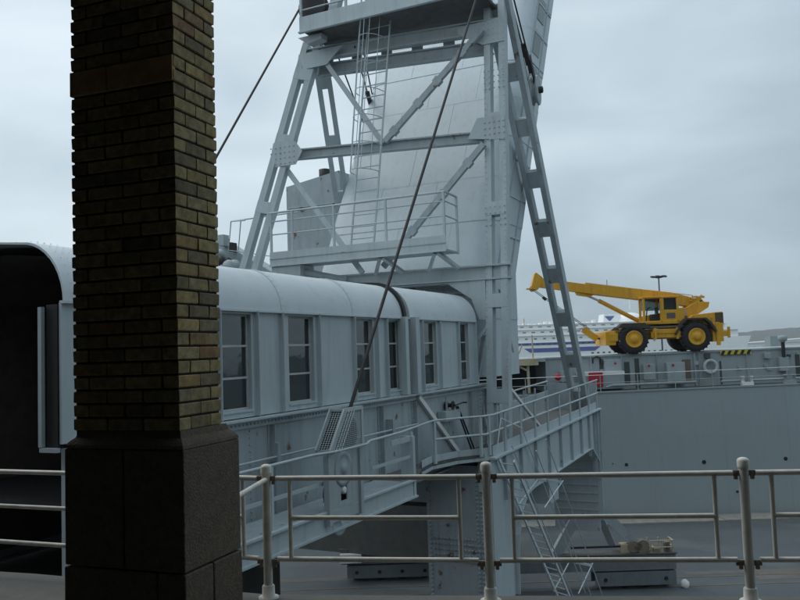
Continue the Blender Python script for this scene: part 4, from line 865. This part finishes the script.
lb = Frame('lifebuoy', (19.85, 51.7, -1.75), 'pale grey lifebuoy ring hung on the side of the ship deckhouse', 'lifebuoy')
mb = MB(); vs = []; fs = []; N, M = 24, 8
for i in range(N):
    for j in range(M):
        a = 2*math.pi*i/N; b = 2*math.pi*j/M; r = .40 + .1*math.cos(b); vs.append((19.85+r*math.cos(a), 51.72+.1*math.sin(b), -1.72+r*math.sin(a)))
fs = [(i*M+j, ((i+1) % N)*M+j, ((i+1) % N)*M+(j+1) % M, i*M+(j+1) % M) for i in range(N) for j in range(M)]
mb.add(vs, fs, True); mb.build('ring', mat('lifebuoy_grey', (.45, .5, .52), .5, .08), lb)
MB().box(19.75, 19.95, 51.8, 51.95, -1.35, -1.2).build('hook', DARK, lb)
rc = Frame('red_white_locker', (12.2, 51.2, -2.95), 'white topped deck locker with a bright red front panel', 'locker')
MB().box(11.3, 14.1, 51.25, 51.95, -2.9, -1.98).build('body', SHIPG, rc); MB().box(11.25, 14.15, 51.2, 52.0, -1.98, -1.80).build('lid', WHITE, rc); MB().box(11.85, 12.75, 51.16, 51.25, -2.75, -1.84).build('red_panel', RED, rc)
MB().lathe((9.9, 51.4, -2.05), (0, -1, 0), [(0, .2), (.2, .22), (.25, .1)], 12).build('hose_reel', RED, rc)

# ------------------------------------------------------------------ yellow mobile crane on the deckhouse roof
CY = 53.2
mc = Frame('mobile_crane', (16.9, CY, -.74), 'yellow four wheeled mobile crane with lowered boom parked on the grey ship', 'crane vehicle')
K = (CY-1.2)/51.0                # pixel-plane measures were taken 51 m out; the crane stands at CY
def cx(x): return x*K
def cz(z): return z*K
WR = 0.93*K
for y in (CY-1.25, CY+1.25):
    for x, z in ((14.70, 0.19), (18.66, 0.24)):
        c = (cx(x), y, -.70 + WR + (cx(x)-20)*.0096)
        w = MB().lathe((c[0], c[1], c[2]), (0, 1, 0), [(-.36, .62), (-.38, .66), (-.36, .88*WR), (-.28, .98*WR), (-.1, WR), (.1, WR), (.28, .98*WR), (.36, .88*WR), (.38, .66), (.36, .62)], 40).build('wheel', RUBBER, mc)
        mb = MB()
        for k in range(22):
            a = 2*math.pi*k/22; p1 = Vector((c[0]+WR*math.cos(a), c[1]-.3, c[2]+WR*math.sin(a))); p2 = Vector((c[0]+WR*math.cos(a+.14), c[1]+.0, c[2]+WR*math.sin(a+.14))); mb.bar(p1, p2, .09, .06)
        mb.build('tread_lugs', RUBBER, mc, w)
        MB().lathe(c, (0, -1 if y < CY else 1, 0), [(.30, .55), (.40, .55), (.42, .52), (.39, .46), (.375, .42), (.375, .24), (.43, .22), (.46, .16), (.47, .03)], 28).build('rim', YEL, mc, w)
def yb(name, x0, x1, y0, y1, z0, z1, m=YEL, parent=None, bev=.03): return MB().box(cx(x0), cx(x1), CY+y0, CY+y1, cz(z0), cz(z1)).build(name, m, mc, parent, bevel=bev)
yb('chassis', 13.3, 20.5, -.8, .8, .15, .80)
yb('outrigger_box', 15.85, 17.75, -1.4, -.85, .22, .62); yb('outrigger_box', 15.95, 17.65, -1.45, -1.4, .50, .78); yb('outrigger_box', 15.85, 17.75, .85, 1.4, .22, .62)
for x in (16.1, 17.5): yb('outrigger_post', x-.08, x+.08, -1.52, -1.42, .12, .85)
yb('deck_plate', 14.4, 18.0, -1.3, 1.3, .84, .98, mat('crane_deck_grey', (.14, .12, .085), .7, .2))
yb('front_outrigger', 12.95, 13.6, -1.4, 1.4, -.15, .72); yb('front_bumper', 13.2, 13.75, -1.45, 1.45, .1, .6)
yb('rear_outrigger', 19.75, 20.45, -1.4, 1.4, -.12, 1.05); yb('outrigger_jack', 19.95, 20.2, -1.52, -1.40, -.35, 1.1); yb('rear_bumper', 20.45, 20.85, -1.3, 1.3, .2, .55); yb('outrigger_jack', 20.75, 20.9, -1.35, -1.2, .1, .8)
mb = MB(); mb.prism([(19.0, 1.0), (20.55, .9), (20.55, 1.78), (20.0, 1.75), (18.65, 1.62), (18.3, 1.35)], lambda a, b, w: (cx(a), CY+w, cz(b)), -1.15, 1.15); hd = mb.build('engine_hood', YEL, mc, bevel=.04)
yb('radiator_grille', 20.05, 20.57, -1.17, -1.10, .98, 1.72, mat('brownish_grille', (.09, .065, .03), .7, .2), hd, 0)
for k in range(4): yb('hood_louvre', 18.9+k*.28, 19.05+k*.28, -1.17, -1.14, 1.05, 1.4, mat('hood_louvre', (.45, .25, .02), .6, .1), hd, 0)
# angular wheel arches
for x0 in (18.66,):
    o_ = [(-1.35, .45), (-.95, 1.15), (-.65, 1.42), (.65, 1.42), (1.0, 1.1), (1.3, .55), (1.2, .5), (.9, 1.0), (.58, 1.32), (-.58, 1.32), (-.86, 1.07), (-1.25, .4)]
    for w0, w1 in ((-1.66, -.85), (.85, 1.66)): MB().prism([(x0+a, b) for a, b in o_], lambda a, b, w: (cx(a), CY+w, cz(b)), w0, w1).build('mudguard', mat('dusty_black', (.05, .045, .035), .7, .2), mc)
o_ = [(14.0, 1.22), (15.4, 1.22), (15.75, .95), (15.75, .86), (13.7, .95)]
MB().prism(o_, lambda a, b, w: (cx(a), CY+w, cz(b)), -1.6, -.9).build('mudguard', MATS['dusty_black'], mc)
MB().lathe((cx(17.0), CY, cz(.98)), (0, 0, 1), [(0, .9), (.22, .9), (.24, .8)], 24).build('turntable', DARK, mc)
mb = MB(); mb.prism([(15.45, 1.22), (18.3, 1.12), (18.9, 1.5), (19.9, 2.1), (20.0, 2.45), (19.2, 2.5), (18.5, 2.15), (17.9, 2.0), (15.6, 1.65)], lambda a, b, w: (cx(a), CY+w, cz(b)), -.55, .75); mb.build('turret', YEL, mc, bevel=.03)
# cab
cab = yb('cab', 15.5, 17.75, -1.25, -.3, 1.10, 1.32)
for x0, x1 in ((15.45, 15.60), (16.55, 16.68), (17.60, 17.75)): yb('cab_pillar', x0, x1, -1.25, -1.13, 1.2, 2.80, YEL, cab); yb('cab_pillar', x0, x1, -.42, -.3, 1.2, 2.80, YEL, cab)
yb('cab_roof', 15.42, 17.78, -1.28, -.28, 2.76, 2.89, YEL, cab); yb('cab_door', 16.62, 17.72, -1.24, -1.18, 1.15, 2.0, YEL, cab); yb('cab_side', 17.7, 18.1, -1.2, -.35, 1.1, 2.1, YEL, cab)
yb('side_window', 16.70, 17.58, -1.215, -1.205, 2.02, 2.75, CABGL, cab, 0); yb('rear_window', 17.64, 17.66, -1.1, -.45, 2.0, 2.75, CABGL, cab, 0); yb('far_window', 15.62, 17.6, -.37, -.36, 2.0, 2.75, CABGL, cab, 0)
yb('window_frame', 16.66, 16.78, -1.27, -1.2, 2.0, 2.75, YEL, cab, 0); yb('door_vent', 16.95, 17.5, -1.255, -1.24, 1.45, 1.8, mat('grey_vent', (.12, .10, .10), .6, .2), cab, 0)
yb('seat', 16.05, 16.5, -1.0, -.55, 1.32, 1.75, DARK, cab); yb('seat_back', 16.40, 16.52, -1.0, -.55, 1.6, 2.2, DARK, cab)
MB().path([(cx(15.75), CY-.8, cz(1.3)), (cx(15.85), CY-.8, cz(2.1)), (cx(16.05), CY-.8, cz(2.2))], .04).build('steering_column', DARK, mc, cab)
yb('decal_panel', 18.1, 18.45, -.60, -.56, 1.62, 2.0, mat('pale_decal', (.42, .36, .32), .6, .1), None, 0); yb('decal_panel', 18.15, 18.5, -.60, -.56, 1.4, 1.58, MATS['grey_vent'], None, 0)
# boom: telescoping box sections
def P(x, z, dy=0): return Vector((cx(x), CY+.15+dy, cz(z)))
b1 = MB().prism([(19.25, 2.1), (19.3, 2.72), (17.7, 3.16), (12.1, 3.97), (12.0, 3.30), (17.6, 2.44)], lambda a, b, w: (cx(a), CY+.15+w, cz(b)), -.38, .38).build('boom', YEL, mc, bevel=.03)
MB().prism([(12.3, 3.86), (9.0, 4.42), (8.9, 3.84), (12.2, 3.30)], lambda a, b, w: (cx(a), CY+.15+w, cz(b)), -.30, .30).build('boom_extension', YEL, mc, b1)
mb = MB(); mb.prism([(9.35, 4.42), (8.95, 4.75), (8.85, 4.70), (8.55, 3.70), (9.0, 3.62), (9.25, 4.0)], lambda a, b, w: (cx(a), CY+.15+w, cz(b)), -.34, .34); mb.build('boom_head', YEL, mc, b1)
for x, z, r in ((8.7, 3.72, .2), (9.0, 4.5, .2)): MB().lathe((cx(x), CY+.0, cz(z)), (0, 1, 0), [(0, r), (.05, r), (.1, r*.8), (.2, r*.8), (.25, r), (.3, r)], 16).build('head_sheave', YEL if z > 4 else mat('pale_steel', (.4, .36, .28), .5, .2), mc, b1)
MB().bar(P(8.3, 3.72), P(8.6, 3.70), .4, .08, (0, 1, 0)).build('tip_bracket', YEL, mc, b1)
MB().prism([(11.5, 3.42), (12.7, 3.2), (12.4, 3.05), (11.6, 3.2)], lambda a, b, w: (cx(a), CY+.15+w, cz(b)), -.2, .2).build('cylinder_lug', YEL, mc, b1)
cyl = MB().tube(P(13.0, 2.80), P(15.6, 1.35), .14, 12).build('lift_cylinder', YEL, mc); MB().tube(P(12.1, 3.22), P(13.05, 2.77), .08, 10).build('piston_rod', mat('chrome_rod', (.6, .6, .6), .25, .1, metal=.6), mc, cyl)
wn_ = MB().lathe(P(19.25, 2.55, -.45), (0, 1, 0), [(0, .34), (.06, .34), (.08, .22), (.75, .22), (.77, .34), (.83, .34)], 20).build('hoist_winch', YEL, mc)
MB().lathe(P(19.0, 2.15, -.45), (0, 1, 0), [(0, .28), (.06, .28), (.08, .18), (.75, .18), (.77, .28), (.83, .28)], 20).build('hoist_winch', CREAM, mc)
MB().prism([(18.6, 1.95), (19.75, 2.0), (19.8, 2.35), (19.5, 2.75), (19.1, 2.9), (18.9, 2.5)], lambda a, b, w: (cx(a), CY+.15+w, cz(b)), -.50, -.46).build('winch_bracket', YEL, mc, bevel=.01)
rs = random.Random(8)
for k in range(12):
    x = rs.uniform(18.7, 19.8); z = rs.uniform(2.0, 2.95); w = rs.uniform(.05, .13); MB().bar(P(x-w, z, -.5-rs.random()*.2), P(x+w, z+rs.uniform(-.1, .1), -.5), w, w).build('winch_part', rs.choice([YEL, CREAM, DARK, YEL]), mc)
MB().bar(P(19.3, 2.1, -.55), P(19.85, 2.3, -.55), .10, .14).build('winch_motor', CREAM, mc)
MB().tube(P(12.2, 4.0), P(19.1, 2.95), .018, 5).build('hoist_line', ROPE, mc)
MB().tube(P(13.6, 3.75), P(13.6, 4.15), .02, 5).build('aerial', DARK, mc)
for dx in (0, .14): MB().path([P(8.75+dx, 3.6), P(9.6+dx, 2.95), P(12.2+dx, .95)], .022, 5).build('hook_line', ROPE, mc)
MB().bar(P(9.35, 3.15), P(9.55, 2.95), .16, .16).build('headache_ball', DARK, mc)
MB().bar(P(11.9, .95), P(12.75, .30), .45, .38, (0, 1, 0)).build('hook_block', YEL, mc); MB().bar(P(11.6, .98), P(12.15, 1.05), .4, .1, (0, 1, 0)).build('hook_block_plate', CREAM, mc); MB().tube(P(12.7, .35), P(13.3, .25), .06).build('tie_chain', DARK, mc)
MB().tube(P(16.5, 1.22, -1.6), P(15.3, 1.22, -1.6), .03, 6).build('grab_rail', YEL, mc)
for x in (13.85, 16.0): MB().lathe((cx(x), CY-1.5, cz(.12)), (0, -1, 0), [(0, .09), (.05, .08)], 12).build('headlight', CREAM, mc)

# ------------------------------------------------------------------ ferries, lamp mast and port beyond
FWIN = mat('ferry_window', (.25, .28, .29), .3, .1)
def ferry(y, x0, x1, label, zs, stripe=True):
    f = Frame('ferry', ((x0+x1)/2, y+10, -13), label, 'ferry'); L = x1-x0
    MB().prism([(x0, zs[0]), (x1, zs[0]), (x1-6, -13.4), (x0+2, -13.4)], lambda a, b, w: (a, w, b), y, y+22).build('hull', FERRYW, f)
    z = zs[0]; ins = 1.5
    for k, h in enumerate(zs[1:]):
        MB().box(x0+ins*(k+1)*1.3, x1-ins*(k+1)*2.2, y+.5+.4*k, y+20, z+.01, z+h).build('deck_tier', FERRYW, f); MB().box(x0+ins*(k+1)*1.1, x1-ins*(k+1)*2, y+.1+.4*k, y+20.4, z+h, z+h+.15).build('deck_slab', FERRYW, f)
        nW = int((L-8*k)/2.6)
        for i in range(nW):
            x = x0 + 4 + ins*k*1.3 + i*2.5
            if x < x1-6-ins*k*2.2: MB().box(x, x+(1.0 if k else .8), y+.46+.4*k, y+.52+.4*k, z+h*.45, z+h*.7).build('window', FWIN, f)
        z += h+.16
    return f, z
fa, zt = ferry(220, -10, 96, 'white ferry with blue stripes moored across the harbour', [0.8, 1.8, 1.5, 1.2])
MB().box(-6, 58.5, 219.93, 219.99, .05, .72).build('blue_stripe', FERRYB, fa); MB().prism([(35.2, -1.9), (53, -1.9), (54.6, -.75), (33.6, -.75)], lambda a, b, w: (a, w, b), 219.93, 219.99).build('blue_stripe', FERRYB, fa)
for i in range(13): MB().box(34+i*1.55, 34.7+i*1.55, 219.86, 219.93, .1, .5).build('porthole', LENS, fa)
for i in range(16): MB().box(52+i*1.55, 52.6+i*1.55, 219.9, 219.98, -2.7, -2.3).build('porthole', LENS, fa)
MB().prism([(57, 5.2), (57.5, 8.2), (61.5, 8.2), (64, 5.2)], lambda a, b, w: (a, w, b), 226, 232).build('funnel', FERRYW, fa); MB().prism([(57.6, 7.6), (60.4, 7.6), (59.2, 6.3), (58.8, 6.3)], lambda a, b, w: (a, w, b), 225.9, 225.98).build('funnel_mark', FERRYB, fa)
MB().lathe((65.5, 228, 5.4), (0, 0, 1), [(0, 4.6), (1.2, 4.4), (2.2, 3.4), (2.9, 1.6), (3.1, .3)], 20).build('radar_dome', FERRYW, fa); MB().tube((65.5, 228, 9.4), (65.5, 228, 12.6), .25).build('mast', FERRYW, fa); MB().bar((64, 228, 11.4), (67, 228, 11.4), .3, .3).build('mast_yard', FERRYW, fa)
MB().prism([(62.5, 5.2), (86, 3.6), (92, -3), (92, -13), (62.5, -13)], lambda a, b, w: (a, w, b), 221, 238).build('stern_block', FERRYW, fa)
for i in range(9): MB().box(68+i*1.7, 68.9+i*1.7, 220.9, 220.99, -1.0+.0*i, -.4).build('porthole', LENS, fa)
rs = random.Random(4)
for i in range(16):
    x = 31+i*1.5; MB().box(x, x+.8, 223, 225, zt, zt+rs.uniform(.2, .9)).build('deck_vent', FERRYW, fa)
for x in (34.2, 43.5, 48): MB().tube((x, 222, zt), (x, 222, zt+rs.uniform(1, 2)), .15, 6).build('mast', CREAM, fa)
lm = Frame('light_mast', (39.0, 120, -12.5), 'tall thin light mast with a wide flat lamp head behind the crane', 'light mast')
MB().tube((39, 120, -13), (39, 120, 9.6), .16, 8, .10).build('pole', LENS, lm); MB().lathe((39, 120, 9.5), (0, 0, 1), [(0, .3), (.15, .9), (.3, .9), (.35, .3)], 14).build('lamp_ring', LENS, lm)
for k in range(6): a = k*math.pi/3; MB().box(39+.95*math.cos(a)-.25, 39+.95*math.cos(a)+.25, 120+.95*math.sin(a)-.2, 120+.95*math.sin(a)+.2, 9.62, 9.85).build('lamp', LENS, lm)
rs = random.Random(9); SHP = [SHED, TAN, TAN, WHITE, mat('grey_shed', (.25, .26, .26), .7, .1)]
def shed(x0, x1, y, z0, z1, m, label, ridge=0.0):
    f = Frame('port_shed', ((x0+x1)/2, y+6, -12), label, 'shed', 'low sheds on the far quay')
    MB().box(x0, x1, y, y+14, -12, z0).build('wall', m, f); MB().prism([(x0-.3, z0), (x1+.3, z0), (x1+.3, z0+.15), ((x0+x1)/2, z1), (x0-.3, z0+.15)], lambda a, b, w: (a, w, b), y-.4, y+14.4).build('roof', SHED, f)
    for k in range(int((x1-x0)/5)): MB().box(x0+1.5+k*5, x0+3.8+k*5, y-.08, y-.01, -10, z0-1.4).build('door', SHP[4], f)
for (x0, x1, y, z0, z1, m, l) in ((168, 246, 400, -2.6, -.5, WHITE, 'long low white shed on the far quay right of the crane'), (105, 150, 300, -4, -2.9, TAN, 'tan low shed seen under the crane'), (150, 176, 290, -4.2, -3.4, SHP[4], 'grey low shed on the far quay'), (118, 146, 240, -4.6, -3.8, TAN, 'small tan shed above the hazard strip'), (255, 330, 420, -1.5, .3, SHP[4], 'grey shed at the right edge below the hills')):
    shed(x0, x1, y, z0, z1, m, l)

# ------------------------------------------------------------------ sea air
hz = single('haze', MB().box(-3000, 3000, -100, 4100, -17.2, 60), bpy.data.materials.new('sea_haze'), kind='stuff')
hm = hz.data.materials[0]; hm.use_nodes = True; hm.node_tree.nodes.clear()
_o = hm.node_tree.nodes.new('ShaderNodeOutputMaterial'); _v = hm.node_tree.nodes.new('ShaderNodeVolumePrincipled')
_v.inputs['Color'].default_value = (0.86, 0.92, 0.96, 1); _v.inputs['Density'].default_value = 0.0003; _v.inputs['Anisotropy'].default_value = 0.0
hm.node_tree.links.new(_v.outputs[0], _o.inputs['Volume'])
